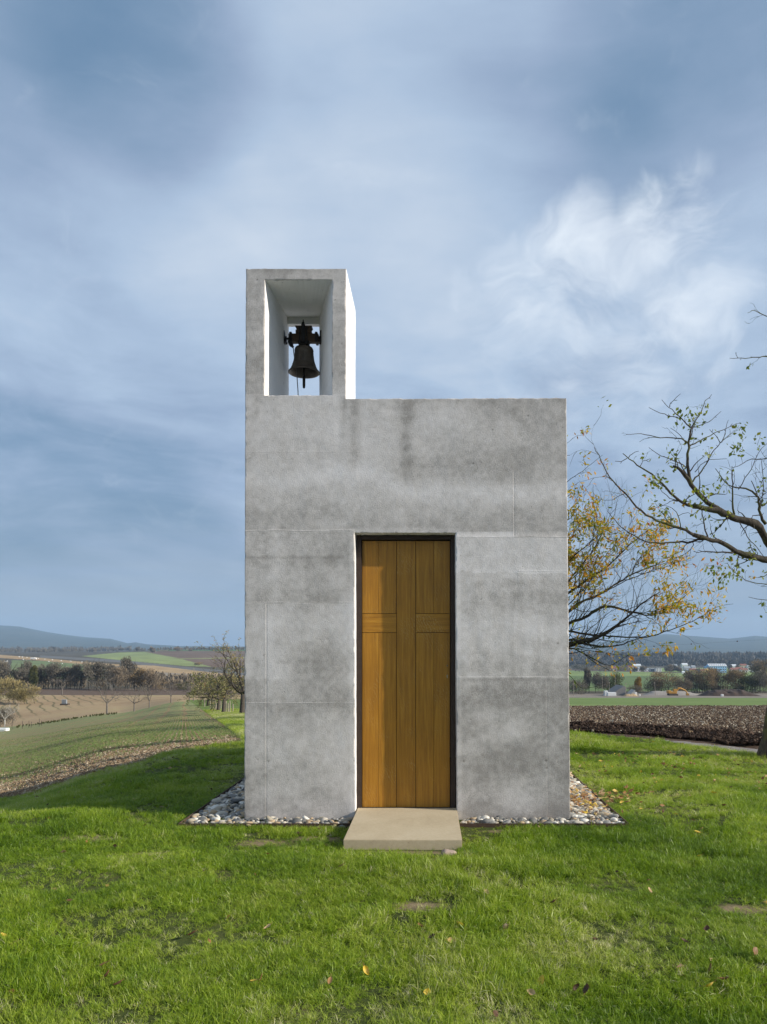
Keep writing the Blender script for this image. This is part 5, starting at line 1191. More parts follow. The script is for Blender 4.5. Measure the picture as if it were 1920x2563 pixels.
O_M = dict(levels=3, n=[4, 3, 2, 2], kink=.20, up=.10, rmin=.0026, spur=.12, spurlen=.04, jit=.005, bias=(.25, 0, .25), seg=[6, 5, 4, 3, 3], sides=[6, 5, 4, 3, 3], len=(.45, .75))
near_tree('cherry_tree', 'cherry tree with thin twigs and orange-yellow leaves reaching out behind the chapel', mt, trunk_m, M_Y, M_LEAF_Y, O_M, dict(frac=.40, per=3, spread=.05, size=.100, ratio=.36, mean=.44), 8)

# ---- orchard row on the bank, left of the chapel
def orchard_tree(name, label, px, Y, h, seed, leafn, group=None, first_h=.22, spread=1.0, mean=.45, lsz=.09):
    r_ = np.random.default_rng(seed); x, y, z = G(px, Y); tr = empty(name, (x, y, z), label, 'tree', group); tb = MB(); tw = MB(); lf = MB(); tips = []
    th = h * first_h; r0 = h * .032
    pts = [(x, y, z - .2), (x, y, z + .05), (x + .03, y, z + th * .5), (x + .1, y, z + th)]
    tb.tube(pts, [r0 * 1.5, r0 * 1.15, r0 * .95, r0], 10)
    o = dict(levels=4, n=[3, 4, 3, 3, 0], kink=.24, up=.05, rmin=.010, len=(.55, .8), ang=(.4, .95), seg=[5, 5, 4, 3, 3], sides=[6, 5, 3, 3, 3], taper=.45)
    for k in range(6):
        a = k * 1.05 + r_.uniform(-.4, .4); d_ = np.array([math.cos(a) * spread, math.sin(a) * spread, r_.uniform(.5, 1.25)])
        grow(tb if k < 0 else tw, r_, pts[-1], d_, h * .34 * r_.uniform(.8, 1.15), r0 * .62, 1, o, tips)
    grow(tw, r_, pts[-1], (0, 0, 1), h * .40, r0 * .7, 1, o, tips)
    P_ = np.array([t[0] for t in tips]); D_ = np.array([t[1] for t in tips]); kp = fbm(P_[:, 0] * .9, P_[:, 2] * .9 + P_[:, 1], seed, 3) + r_.normal(0, .12, len(P_))
    n_ = min(leafn, len(P_) * 3); idx = np.argsort(-kp)[:max(1, int(len(P_) * .6))]; idx = r_.choice(idx, n_)
    pos = P_[idx] + r_.normal(0, .07, (n_, 3))
    add_leaves(lf, pos, r_.normal(0, 1, (n_, 3)), lsz * r_.uniform(.7, 1.3, n_), .6, np.clip(r_.normal(mean, .22, n_), 0, 1), .4)
    tb.obj('trunk', M_BARK2, tr, smooth=True); c = lf.obj('crown', M_LEAF_O, tr); sub(tw, 'limbs', M_BARK2, c)
    return tr
orchard_tree('orchard_tree', 'tall orchard tree with sparse pale leaves, half hidden by the chapel wall', 606, 58, 6.0, 3, 9000, first_h=.26, spread=1.2, mean=.65, lsz=.10)
orchard_tree('orchard_tree', 'low leafy orchard tree, nearest left of the tall half-hidden one', 559, 63, 4.4, 14, 3600, first_h=.25, spread=1.5, mean=.5, lsz=.12)
orchard_tree('orchard_tree', 'olive-leaved orchard tree, second left of the tall half-hidden one', 546, 70, 4.4, 15, 3600, first_h=.25, spread=1.5, mean=.42, lsz=.12)
orchard_tree('orchard_tree', 'smallest orchard tree with rusty olive leaves at the far end of the bank', 520, 92, 4.6, 16, 3800, first_h=.22, spread=1.6, mean=.35, lsz=.15)
# row continues behind the chapel, it throws the long shadows over the field
orchard_tree('orchard_tree', 'orchard tree behind the chapel whose shadow crosses the sprouting field', 985, 29, 7.0, 21, 7000, first_h=.25, lsz=.16)
orchard_tree('orchard_tree', 'orchard tree far behind the chapel in the same row', 810, 44, 6.6, 22, 7000, first_h=.25, lsz=.16)

def bare_tree(name, label, px, Y, h, seed, group=None, mat=None, levels=4, spread=1.0, trunk=.28, lean_=0.0, pybase=None):
    r_ = np.random.default_rng(seed); x, y, z = G(px, Y); tr = empty(name, (x, y, z), label, 'tree', group); tb = MB(); tw = MB(); tips = []
    r0 = h * .024; th = h * trunk; pts = [(x, y, z - .2), (x, y, z + .1), (x + lean_ * .4, y, z + th * .6), (x + lean_, y, z + th)]
    tb.tube(pts, [r0 * 1.5, r0 * 1.15, r0, r0 * .9], 8)
    o = dict(levels=levels, n=[3, 3, 3, 3, 0], kink=.2, up=.10, rmin=.019, len=(.5, .78), ang=(.4, .9), seg=[5, 5, 4, 3, 2], sides=[6, 4, 3, 3, 3], taper=.4)
    for k in range(4):
        a = k * 1.6 + r_.uniform(-.5, .5); d_ = np.array([math.cos(a) * spread, math.sin(a) * spread, r_.uniform(.6, 1.3)])
        grow(tw, r_, pts[-1], d_, h * .40 * r_.uniform(.8, 1.1), r0 * .6, 1, o, tips)
    tb.obj('trunk', mat or M_BARK3, tr, smooth=True); tw.obj('crown', mat or M_BARK3, tr)
    return tr
bt = [(268, 112, 5.9, 31, 1.25, 'broad bare walnut tree on the edge of the sprouting field, largest of its row'), (336, 114, 4.1, 32, .9, 'bare young walnut tree, second from the left along the sprouting field'),
      (374, 116, 3.6, 33, .8, 'bare forked walnut tree, third from the left along the sprouting field'), (428, 118, 3.5, 34, 1.0, 'bare walnut tree, fourth from the left along the sprouting field'),
      (474, 120, 3.3, 35, .6, 'slim bare walnut tree, fifth from the left along the sprouting field'), (484, 126, 3.2, 36, .6, 'slimmest bare walnut tree, last of its row before the orchard')]
for px, Y, h_, sd_, spr, lb in bt: bare_tree('walnut_tree', lb, px, Y, h_, sd_, 'bare walnut trees along the field edge', spread=spr)
bare_tree('walnut_tree', 'lone bare tree in front of the dark row, on the far side of the stubble', 156, 236, 6.5, 37)
bare_tree('birch_tree', 'pale forked birch with bare twigs at the left edge of the stubble field', 12, 118, 4.2, 38, mat=M_BIRCH, spread=.7)

def mass_tree(name, label, px, Y, wpx, hpx, mat, seed, group=None, cat='tree', kind='round', trunks=2, dens=1.0, L=None, barkm=None):
    """a tree some hundred metres off: stems plus a crown of twig-sized slivers in uneven lobes"""
    r_ = np.random.default_rng(seed); x, y, z = G(px, Y); w = wpx / F * Y; h_ = hpx / F * Y; tr = empty(name, (x, y, z), label, cat, group); tb = MB(); lf = MB()
    base = {'round': .12, 'tree': .30, 'bush': .0, 'poplar': .15}[kind]
    for k in range(trunks):
        a = r_.uniform(0, 6.28); ox = (k - (trunks - 1) / 2) * w * .22 / max(1, trunks - 1) * 2 if trunks > 1 else 0
        p0 = np.array([x + ox, y + r_.uniform(-.3, .3), z - .2]); p1 = p0 + np.array([r_.normal(0, w * .05), 0, h_ * .45]); p2 = p1 + np.array([r_.normal(0, w * .10), r_.normal(0, w * .1), h_ * .4])
        tb.tube([p0, p1, p2], [h_ * .011, h_ * .008, h_ * .003], 6)
        for j in range(5):
            t = r_.uniform(.3, .9); q_ = p0 * (1 - t) + p2 * t; a = r_.uniform(0, 6.28); tb.tube([q_, q_ + np.array([math.cos(a) * w * .2, math.sin(a) * w * .2, h_ * .16]), q_ + np.array([math.cos(a) * w * .32, math.sin(a) * w * .3, h_ * .32])], [h_ * .006, h_ * .004, h_ * .002], 4)
    nl = 9 if kind != 'poplar' else 5; C = []; Rd = []
    for k in range(nl):
        u = r_.uniform(-1, 1); a = r_.uniform(0, 6.28); zz = r_.uniform(base + .12, .86)
        rr = (.62 if kind != 'poplar' else .3) * math.sqrt(max(.05, 1 - ((zz - .5) / .62) ** 2)) * .55
        C.append([x + math.cos(a) * w * rr, y + math.sin(a) * w * rr, z + zz * h_]); Rd.append([w * r_.uniform(.20, .32), w * r_.uniform(.20, .32), h_ * r_.uniform(.13, .22)])
    for _k in range(3): C.append([x, y, z + h_ * .5]); Rd.append([w * .44, w * .44, h_ * (.42 if kind != 'bush' else .50)])
    n_ = int(2600 * dens); k = r_.integers(0, len(C), n_); C = np.array(C)[k]; Rd = np.array(Rd)[k]
    u = r_.normal(size=(n_, 3)); u /= np.linalg.norm(u, axis=1)[:, None]; rad = r_.random(n_)[:, None] ** .45; pos = C + u * rad * Rd
    pos[:, 2] = np.maximum(pos[:, 2], z + .05)
    Ls = (L or .016 * h_ * 2.2) * r_.uniform(.6, 1.4, n_); d_ = u * np.array([.7, .7, .5]) + np.array([0, 0, .8]) + r_.normal(0, .35, (n_, 3))
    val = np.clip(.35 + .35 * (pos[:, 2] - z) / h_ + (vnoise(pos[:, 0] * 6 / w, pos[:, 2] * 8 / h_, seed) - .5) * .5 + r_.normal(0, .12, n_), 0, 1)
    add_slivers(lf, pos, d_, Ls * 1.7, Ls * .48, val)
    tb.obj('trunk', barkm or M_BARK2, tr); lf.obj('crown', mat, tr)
    return tr
g1 = 'dark trees in the belt beyond the stubble field'
row = [(8, 288, 52, 74, M_TW_DARK, 'tree', 'dark tree at the left edge, behind the willows'), (58, 290, 40, 70, M_TW_DARK, 'tree', 'dark round tree just left of the pale green one'),
       (84, 282, 26, 62, M_TW_GREEN, 'poplar', 'thin pale green tree between dark trees of the belt'), (112, 292, 40, 66, M_TW_DARK, 'tree', 'dark tree of the belt just right of the pale green one'),
       (142, 290, 46, 70, M_TW_DARK, 'tree', 'broad dark tree above the lone bare tree'), (170, 294, 30, 58, M_TW_DARK, 'tree', 'low dark tree filling the dip in the belt'),
       (196, 290, 42, 66, M_TW_DARK, 'tree', 'mid belt tree with grey stems, right of the dip'), (232, 288, 48, 76, M_TW_DARK, 'tree', 'tall dark tree in the middle of the belt'),
       (262, 290, 46, 72, M_TW_DARK, 'tree', 'dark tree directly behind the largest walnut tree'), (300, 280, 50, 62, M_TW_BROWN, 'tree', 'grey domed tree with many pale stems at the right of the belt'),
       (322, 296, 36, 80, M_TW_DARK, 'tree', 'tallest narrow dark tree at the right of the belt'), (346, 284, 40, 62, M_TW_TAN, 'tree', 'tan tree at the right end of the belt'), (380, 282, 46, 56, M_TW_BROWN, 'tree', 'russet brown tree, last of the belt')]
for i, (px, Y, w_, h_, m_, kd, lb) in enumerate(row): mass_tree('belt_tree', lb, px, Y, w_, h_, m_, 100 + i, g1, kind=kd, trunks=4 if kd == 'tree' else 2, dens=1.6)
mass_tree('willow', 'yellowish willow at the left edge with a high crown', 18, 196, 72, 70, M_TW_WILLOW, 130, 'willows at the left edge', kind='bush', dens=2.0)
mass_tree('willow', 'round yellowish willow beside the higher one at the left edge', 74, 192, 58, 52, M_TW_WILLOW, 131, 'willows at the left edge', kind='bush', dens=1.8)
mass_tree('bush', 'dark bush behind the forked birch at the left edge', 14, 125, 62, 52, M_TW_DARK, 132, cat='bush', kind='bush', dens=1.6)
g2 = 'scrub on the bank below the road'
for i, (px, Y, w_, h_, m_, lb) in enumerate([(405, 300, 34, 22, M_TW_TAN, 'straw coloured scrub bush right of the tree belt'), (432, 330, 40, 26, M_TW_BROWN, 'rusty scrub bush below the dark bank'), (458, 310, 34, 24, M_TW_GREEN, 'greenish scrub bush above the fourth walnut tree'), (486, 320, 36, 28, M_TW_BROWN, 'brown scrub bush beside the orchard'), (505, 300, 26, 24, M_TW_TAN, 'rusty red scrub bush behind the smallest orchard tree')]):
    mass_tree('bush', lb, px, Y, w_, h_, m_, 140 + i, g2, cat='bush', kind='bush', trunks=1, dens=.8)
g3 = 'trees on the left horizon'
for i, (px, Y, w_, h_, m_, lb) in enumerate([(382, 1500, 14, 17, M_TW_BROWN, 'round brown tree standing alone on the left horizon'), (446, 1600, 20, 11, M_TW_BROWN, 'wide low brown tree on the horizon right of the round one'), (476, 1600, 10, 8, M_TW_BROWN, 'small tree on the horizon near the orchard'), (345, 1700, 11, 13, M_TW_DARK, 'dark tree on the horizon just left of the round brown one'), (245, 2000, 15, 9, M_TW_DARK, 'leftmost dark clump on the left horizon'), (284, 2000, 10, 9, M_TW_DARK, 'first of two dark clumps on the left horizon'), (303, 2000, 12, 11, M_TW_DARK, 'second of two dark clumps on the left horizon'), (497, 900, 20, 10, M_TW_TAN, 'bushy tan tree at the tip of the bright green field'), (410, 1600, 24, 5, M_TW_BROWN, 'low hedge right of the round brown horizon tree')]):
    mass_tree('tree', lb, px, Y, w_, h_, m_, 150 + i, g3, kind='round', trunks=1, dens=.45, L=h_ / F * Y * .1)
# right of the chapel
g4 = 'bare bushes beyond the green strip on the right'
for i, (px, Y, w_, h_, m_, kd, lb) in enumerate([(1448, 330, 60, 44, M_TW_DARK, 'bush', 'dark twiggy bush against the right wall of the chapel'), (1500, 345, 44, 56, M_TW_DARK, 'round', 'dark green tree beyond the concrete ramp'), (1532, 350, 52, 52, M_TW_GREEN, 'round', 'dull green tree behind the white container'),
        (1470, 350, 20, 66, M_TW_DARK, 'tree', 'thin dark tree rising among the bushes near the chapel'), (1597, 330, 22, 46, M_TW_GOLD, 'poplar', 'small golden poplar left of the orange-topped bush'), (1588, 325, 40, 24, M_TW_DARK, 'bush', 'low dark bush beside the pale stone heap'),
        (1632, 350, 50, 44, M_TW_BROWN, 'bush', 'grey-brown bush joined to the left of the orange-topped one'), (1668, 345, 84, 56, M_TW_TAN, 'bush', 'large round bush with an orange-brown top'), (1712, 340, 40, 40, M_TW_BROWN, 'bush', 'brown bush with a yellow side right of the orange-topped one'),
        (1738, 350, 56, 62, M_TW_BROWN, 'bush', 'tall bare thicket below the yellow houses'), (1772, 345, 56, 64, M_TW_TAN, 'bush', 'bare thicket with pale tops below the blue building'), (1808, 350, 60, 62, M_TW_BROWN, 'bush', 'bare brown thicket right of the one below the blue building'), (1842, 345, 56, 60, M_TW_TAN, 'bush', 'tan twiggy thicket near the right edge'),
        (1872, 340, 52, 52, M_TW_GREEN, 'bush', 'dark olive bush near the right edge'), (1905, 338, 60, 62, M_TW_DARK, 'bush', 'dark bush cut by the right edge'), (1910, 420, 66, 78, M_TW_BROWN, 'round', 'tall brown tree cut by the right edge'), (1700, 330, 34, 22, M_TW_DARK, 'bush', 'low dark bush behind the excavator')]):
    mass_tree('bush' if kd == 'bush' else 'tree', lb, px, Y, w_, h_, m_, 170 + i, g4, cat='bush' if kd == 'bush' else 'tree', kind=kd, trunks=7 if kd == 'bush' else 2, dens=1.7, barkm=M_BARK)
g5 = 'trees among the far houses'
for i, (px, Y, w_, h_, m_, lb) in enumerate([(1672, 1040, 22, 20, M_TW_BROWN, 'reddish tree left of the grey-roofed houses'), (1686, 1050, 22, 22, M_TW_DARK, 'dark tree between white and grey houses'), (1701, 1045, 12, 14, M_TW_BROWN, 'small brown tree just left of the yellow houses'), (1747, 1000, 9, 13, M_TW_DARK, 'small dark tree between the yellow houses'), (1610, 1080, 16, 16, M_TW_BROWN, 'brown tree between the white houses'), (1590, 1090, 12, 12, M_TW_DARK, 'dark tree in front of the first white house'), (1560, 1090, 34, 14, M_TW_BROWN, 'brown tree clump left of the white houses'), (1500, 1100, 60, 18, M_TW_BROWN, 'brown tree clump behind the cherry twigs'), (1450, 1080, 50, 20, M_TW_DARK, 'dark tree clump against the right wall of the chapel, far off'), (1828, 1150, 10, 16, M_TW_DARK, 'dark tree just right of the blue building'), (1845, 1150, 12, 16, M_TW_DARK, 'second dark tree right of the blue building'), (1895, 1100, 18, 14, M_TW_BROWN, 'brown tree before the houses at the right edge')]):
    mass_tree('tree', lb, px, Y, w_, h_, m_, 200 + i, g5, kind='round', trunks=1, dens=.7, L=h_ / F * Y * .09)

# far woods, one mass
M_FARWOOD = mat_twigmass('far_wood', [(0, c4(0.085, 0.080, 0.070)), (1, c4(0.14, 0.125, 0.10))])
def far_wood(name, label, bands, mat, seed):
    r_ = np.random.default_rng(seed); mb = MB()
    for (p0, p1, y0, y1, n_, hh) in bands:
        P_ = r_.uniform(p0, p1, n_); Y_ = r_.uniform(y0, y1, n_); Z_ = ground(P_, Y_); X_ = (P_ - CX) / F * Y_
        for x, y, z in zip(X_, Y_, Z_):
            h_ = hh * r_.uniform(.6, 1.2); w_ = h_ * r_.uniform(.5, .9); m = 26; u = r_.normal(size=(m, 3)); u /= np.linalg.norm(u, axis=1)[:, None]
            pos = np.array([x, y, z + h_ * .52]) + u * np.array([w_ / 2, w_ / 2, h_ * .48]) * r_.random(m)[:, None] ** .3
            add_slivers(mb, pos, u * .5 + np.array([0, 0, 1.0]) + r_.normal(0, .2, (m, 3)), h_ * .42, h_ * .22, np.clip(r_.normal(.45, .12) + r_.normal(0, .15, m), 0, 1))
    o = mb.obj(name, mat); tag(o, label, 'wood', kind='stuff'); return o
far_wood('distant_wood', 'bluish brown woods in the plain before the right-hand hills', [(1380, 2000, 1750, 2500, 1500, 24), (1380, 2000, 1500, 1750, 350, 14), (900, 1380, 1800, 2500, 300, 20)], M_FARWOOD, 300)
far_wood('valley_woods', 'dark hedges and woods in the valley before the left-hand hill', [(-60, 330, 2050, 4000, 420, 14), (-60, 240, 1650, 2050, 160, 8), (330, 611, 1780, 2300, 160, 8)], M_TW_DARK, 301)
far_wood('roadside_scrub', 'brown scrub over the slope between the tree belt and the orchard', [(385, 640, 330, 480, 220, 4.5), (-40, 400, 300, 330, 60, 4.0)], M_TW_BROWN, 302)
# weeds along the far edge of the sprouting field
far_wood('field_margin_weeds', 'dark weeds along the margin between sprouting field and stubble', [(40, 300, 104, 112, 140, .28)], M_TW_GREEN, 303)

# ------------------------------------------------------------------ houses and site things
M_BLUE = simple('blue_render', c4(0.30, 0.52, 0.78), 0.8, 0.08); M_ROOFW = simple('pale_roof', c4(0.62, 0.64, 0.66), 0.5, 0.08); M_WIN = simple('dark_window', c4(0.03, 0.04, 0.06), 0.2, 0.3); M_YEL = simple('yellow_render', c4(0.60, 0.42, 0.12), 0.8, 0.1)
M_WHITE = simple('white_render', c4(0.70, 0.70, 0.68), 0.8, 0.08); M_RED = simple('red_tiles', c4(0.24, 0.10, 0.07), 0.85, 0.25); M_GREY = simple('grey_sheet', c4(0.28, 0.30, 0.32), 0.6, 0.15); M_CREAM = simple('cream_render', c4(0.50, 0.44, 0.34), 0.85, 0.1)
M_MACH = simple('ochre_machine_paint', c4(0.42, 0.22, 0.04), 0.6, 0.3, 3); M_TRACK = simple('muddy_track', c4(0.07, 0.055, 0.045), 0.9, 0.4, 5); M_POST = simple('weathered_post', c4(0.30, 0.26, 0.21), 0.9, 0.25); M_CONC2 = simple('site_concrete', c4(0.36, 0.35, 0.33), 0.85, 0.15, 1.5)
def house(name, label, px, Y, w, h, dep, roofh, wm, rm, wins=0, floors=1, group=None, flat=False, yaw=0.0, cat='house'):
    x, y, z = G(px, Y); t = empty(name, (x, y, z), label, cat, group)
    mb = MB(); mb.box(x - w / 2, x + w / 2, y, y + dep, z - 1, z + h)
    if not flat: mb.add([(x - w / 2, y, z + h), (x - w / 2, y + dep, z + h), (x - w / 2, y + dep / 2, z + h + roofh), (x + w / 2, y, z + h), (x + w / 2, y + dep, z + h), (x + w / 2, y + dep / 2, z + h + roofh)], [(0, 1, 2), (3, 5, 4)])
    mb.obj('wall', wm, t)
    mb = MB(); e = .35
    if flat: mb.box(x - w / 2 - .2, x + w / 2 + .2, y - .2, y + dep + .2, z + h, z + h + .35)
    else:
        k = roofh / (dep / 2); zz = z + h - k * e + .05; th = .22
        mb.add([(x - w / 2 - e, y - e, zz), (x + w / 2 + e, y - e, zz), (x + w / 2 + e, y + dep / 2, z + h + roofh + .05), (x - w / 2 - e, y + dep / 2, z + h + roofh + .05), (x - w / 2 - e, y + dep + e, zz), (x + w / 2 + e, y + dep + e, zz),
                (x - w / 2 - e, y - e, zz + th), (x + w / 2 + e, y - e, zz + th), (x + w / 2 + e, y + dep / 2, z + h + roofh + .05 + th), (x - w / 2 - e, y + dep / 2, z + h + roofh + .05 + th), (x - w / 2 - e, y + dep + e, zz + th), (x + w / 2 + e, y + dep + e, zz + th)],
               [(0, 3, 2, 1), (3, 4, 5, 2), (6, 7, 8, 9), (9, 8, 11, 10), (0, 1, 7, 6), (4, 10, 11, 5), (0, 6, 9, 3), (3, 9, 10, 4), (1, 2, 8, 7), (2, 5, 11, 8)])
    mb.obj('roof', rm, t)
    for fl in range(floors):
        for k in range(wins):
            wx_ = x - w / 2 + w * (k + .5) / wins; wz_ = z + h * (fl + .28) / floors; hh = h / floors * .42; ww = min(w / wins * .42, 3)
            mb = MB(); mb.box(wx_ - ww / 2, wx_ + ww / 2, y - .06, y + .1, wz_, wz_ + hh); mb.obj('window', M_WIN, t)
    if yaw: t.rotation_euler = (0, 0, yaw)
    return t
blue = house('office_building', 'long light blue three-storey building with a pale roof', 1797, 1020, 24, 9.2, 11, 2.9, M_BLUE, M_ROOFW, 8, 3, cat='building')
bx_, by_, bz_ = G(1797, 1020)
for k in range(8):
    xx = bx_ - 10.4 + k * 2.95; mb = MB(); mb.box(xx - .7, xx + .7, by_ + 1.5, by_ + 3.2, bz_ + 10.0, bz_ + 11.1); mb.obj('dormer', M_WIN, blue)
mb = MB(); mb.box(bx_ - 15.5, bx_ - 12.05, by_ + 3, by_ + 10, bz_ - 1, bz_ + 9.0); mb.obj('stair_wing', M_BLUE, blue)
house('house', 'yellow house standing against the left end of the blue building', 1770, 1000, 5, 4.0, 7, 1.8, M_YEL, M_YEL, 2)
house('house', 'yellow house in the middle of the yellow three', 1757, 1000, 8, 3.6, 7, 1.6, M_YEL, M_RED, 3)
house('house', 'yellow house at the left of the yellow three', 1737, 1000, 9, 4.2, 7, 1.8, M_YEL, M_RED, 3)
house('house', 'low yellow house with a dark door left of the small dark tree', 1726, 1005, 6, 3.2, 7, 1.4, M_YEL, M_GREY, 2)
house('house', 'white gabled house above the yellow ones', 1737, 1060, 5, 7.0, 8, 2.4, M_WHITE, M_GREY, 1)
house('house', 'long grey-roofed house left of the white gabled one', 1723, 1070, 10, 5.5, 9, 2.6, M_WHITE, M_GREY, 3)
house('house', 'white modern house with dark square openings', 1649, 1080, 8, 5.4, 9, .4, M_WHITE, M_GREY, 2, 2, flat=True)
house('house', 'grey and white flat-roofed house beside the modern white one', 1637, 1090, 9, 4.6, 9, .4, M_GREY, M_WHITE, 3, flat=True)
house('house', 'white gabled house left of the brown tree', 1598, 1100, 6, 4.8, 9, 2.2, M_WHITE, M_GREY, 2)
house('house', 'small white gabled house between the brown trees', 1620, 1110, 7, 3.0, 9, 1.6, M_WHITE, M_GREY, 2)
house('house', 'white-roofed house high at the back left of the village', 1596, 1240, 12, 6.5, 10, 2.6, M_CREAM, M_ROOFW, 2)
house('house', 'cream house with a red roof behind the cherry twigs', 1536, 1120, 10, 4.5, 9, 2.6, M_CREAM, M_RED, 2)
house('shed', 'tiny white shed alone at the edge of the green field', 1711, 960, 3.0, 2.0, 3, 1.2, M_WHITE, M_ROOFW, 0, cat='shed')
for i, (px, Y, w_, h_, m_, rm_, lb) in enumerate([(1838, 1060, 9, 3.5, M_CREAM, M_RED, 'red-roofed house first right of the blue building'), (1852, 1090, 9, 4.0, M_CREAM, M_RED, 'red-roofed cream house second right of the blue building'), (1864, 1050, 10, 3.2, M_WHITE, M_RED, 'low white house with a red roof near the right edge'), (1879, 1120, 8, 6.5, M_WHITE, M_GREY, 'white house with a broad pale gable near the right edge'), (1893, 1060, 9, 3.6, M_WHITE, M_RED, 'white house with a red roof before the pale gable'), (1906, 1150, 14, 5.0, M_GREY, M_RED, 'long red-roofed hall near the right edge'), (1838, 1200, 8, 6.5, M_WHITE, M_ROOFW, 'white house at the back between two dark trees'), (1862, 1220, 10, 7.0, M_CREAM, M_RED, 'red-roofed house at the back of the village'), (1715, 1230, 9, 8.0, M_WHITE, M_ROOFW, 'white house highest behind the grey-roofed ones'), (1690, 1250, 8, 6.0, M_CREAM, M_GREY, 'cream house behind the dark tree clump'), (1580, 1200, 9, 5.0, M_CREAM, M_RED, 'red-roofed house at the left end of the village')]):
    house('house', lb, px, Y, w_, h_, 8, 2.4, m_, rm_, 2)

# construction site beyond the green strip
x, y, z = G(1690, 300)
ex = empty('excavator', (x, y, z), 'ochre excavator with its boom folded down on the building site', 'excavator')
mb = MB()
for s_ in (-1.1, 1.1): mb.box(x - 1.9 - 1.0, x + 1.9 - 1.0, y + s_ - .3, y + s_ + .3, z, z + .8, bevel=.25)
mb.obj('tracks', M_TRACK, ex)
mb = MB(); mb.box(x - 3.0, x + .4, y - 1.3, y + 1.3, z + .85, z + 1.7, bevel=.15); mb.box(x - 3.2, x - 1.9, y - 1.25, y + 1.25, z + 1.0, z + 2.1, bevel=.2); mb.obj('body', M_MACH, ex)
mb = MB(); mb.box(x - 1.0, x + .3, y - 1.25, y - .2, z + 1.7, z + 2.7, bevel=.1); mb.obj('cab', M_MACH, ex)
mb = MB(); mb.tube([(x + .1, y + .2, z + 1.4), (x + 1.4, y + .2, z + 2.9), (x + 2.2, y + .2, z + 2.9), (x + 4.2, y + .2, z + 2.1)], [.35, .42, .4, .25], 8); mb.obj('boom', M_MACH, ex)
mb = MB(); mb.tube([(x + 3.7, y + .2, z + 2.45), (x + 4.6, y + .2, z + 1.6), (x + 5.2, y + .2, z + .6)], [.22, .26, .18], 8); mb.obj('arm', M_MACH, ex)
mb = MB(); mb.tube([(x + 5.0, y - .3, z + .5), (x + 5.0, y + .7, z + .5)], [.5, .5], 10); mb.box(x + 4.8, x + 5.7, y - .3, y + .7, z + .05, z + .5, bevel=.1); mb.obj('bucket', M_MACH, ex)
def mound(name, label, cat, px0, px1, Y, h_, mat, seed, rough=.25, skew=.5):
    x0 = (px0 - CX) / F * Y; x1 = (px1 - CX) / F * Y; r_ = np.random.default_rng(seed); nx, ny = 60, 14; U, V_ = np.meshgrid(np.linspace(0, 1, nx), np.linspace(0, 1, ny))
    X = x0 + (x1 - x0) * U; Yy = Y + (V_ - .5) * h_ * 5; prof = np.minimum(U / skew, (1 - U) / (1 - skew)); prof = sstep(0, 1, np.clip(prof * 1.6, 0, 1)); Z = ground(X / Yy * F + CX, Yy) - .15 + h_ * prof * np.sin(V_ * math.pi) ** .7 * (1 - rough + 2 * rough * fbm(U * 14, V_ * 3, seed, 4))
    v = np.stack([X, Yy, Z], -1).reshape(-1, 3); i = np.arange(ny - 1)[:, None] * nx + np.arange(nx - 1)[None, :]; mb = MB(); mb.add(v, np.stack([i, i + 1, i + nx + 1, i + nx], -1).reshape(-1, 4)); return tag(mb.obj(name, mat, smooth=True), label, cat)
M_DSOIL = simple('dark_heap_soil', c4(0.055, 0.036, 0.027), .95, .5, 2, bump=.6); M_GRAV = simple('grey_heap', c4(0.26, 0.235, 0.21), .95, .25, 2, bump=.4)
mound('soil_heap', 'long dark soil heap before the bushes at the right', 'soil heap', 1742, 1905, 296, 2.6, M_DSOIL, 401, .45)
mound('gravel_heap', 'flat grey gravel heap behind the excavator', 'gravel heap', 1598, 1768, 308, 1.9, M_GRAV, 402, .15, .4)
mound('sand_heap', 'low tan sand heap beside the pale stone heap', 'sand heap', 1555, 1600, 290, 1.1, simple('tan_sand', c4(0.38, 0.27, 0.15), .95, .2), 403, .2)
def prism(name, label, cat, pts, Y, dep, mat):
    f = [((p[0] - CX) / F * Y, Y, EYE - (p[1] - HY) / F * Y) for p in pts]; b_ = [(a, c + dep, e) for a, c, e in f]; n_ = len(f); mb = MB(); mb.add(f + b_, [(k, (k + 1) % n_, (k + 1) % n_ + n_, k + n_) for k in range(n_)])
    mb.f.append(np.array([list(range(n_))])); mb.m.append(np.array([0])); mb.f.append(np.array([list(range(n_, 2 * n_))[::-1]])); mb.m.append(np.array([0]))
    return tag(mb.obj(name, mat), label, cat)
prism('ramp_wall', 'large grey sloping concrete ramp on the building site', 'ramp', [(1522, 1746), (1546, 1727), (1562, 1717), (1567, 1720), (1567, 1746)], 305, 12, simple('ramp_grey', c4(0.20, 0.19, 0.18), .9, .15, 1))
prism('stone_heap', 'pale triangular heap of stone blocks right of the concrete ramp', 'stone heap', [(1570, 1744), (1577, 1738), (1583, 1733), (1590, 1727), (1592, 1736), (1591, 1744)], 300, 6, M_CONC2)
def crate(name, label, cat, px, Y, w, h_, dep, mat):
    x, y, z = G(px, Y); mb = MB(); mb.box(x - w / 2, x + w / 2, y, y + dep, z - .2, z + h_, bevel=.05); mb.box(x - w / 2 + .1, x + w / 2 - .1, y - .04, y + .05, z + .2, z + h_ - .25); return tag(mb.obj(name, mat), label, cat)
crate('container', 'low white container left of the concrete ramp', 'container', 1532, 296, 3.4, 1.4, 2.4, M_WHITE)
crate('container', 'narrow white box standing by the low container', 'container', 1518, 300, 1.3, 2.0, 2.0, M_WHITE)
crate('tank', 'small white tank at the foot of the stone heap', 'tank', 1592, 292, .9, 1.5, .9, M_WHITE)
crate('box', 'white box alone on the green strip before the soil heap', 'box', 1809, 285, .9, .8, .8, M_WHITE)
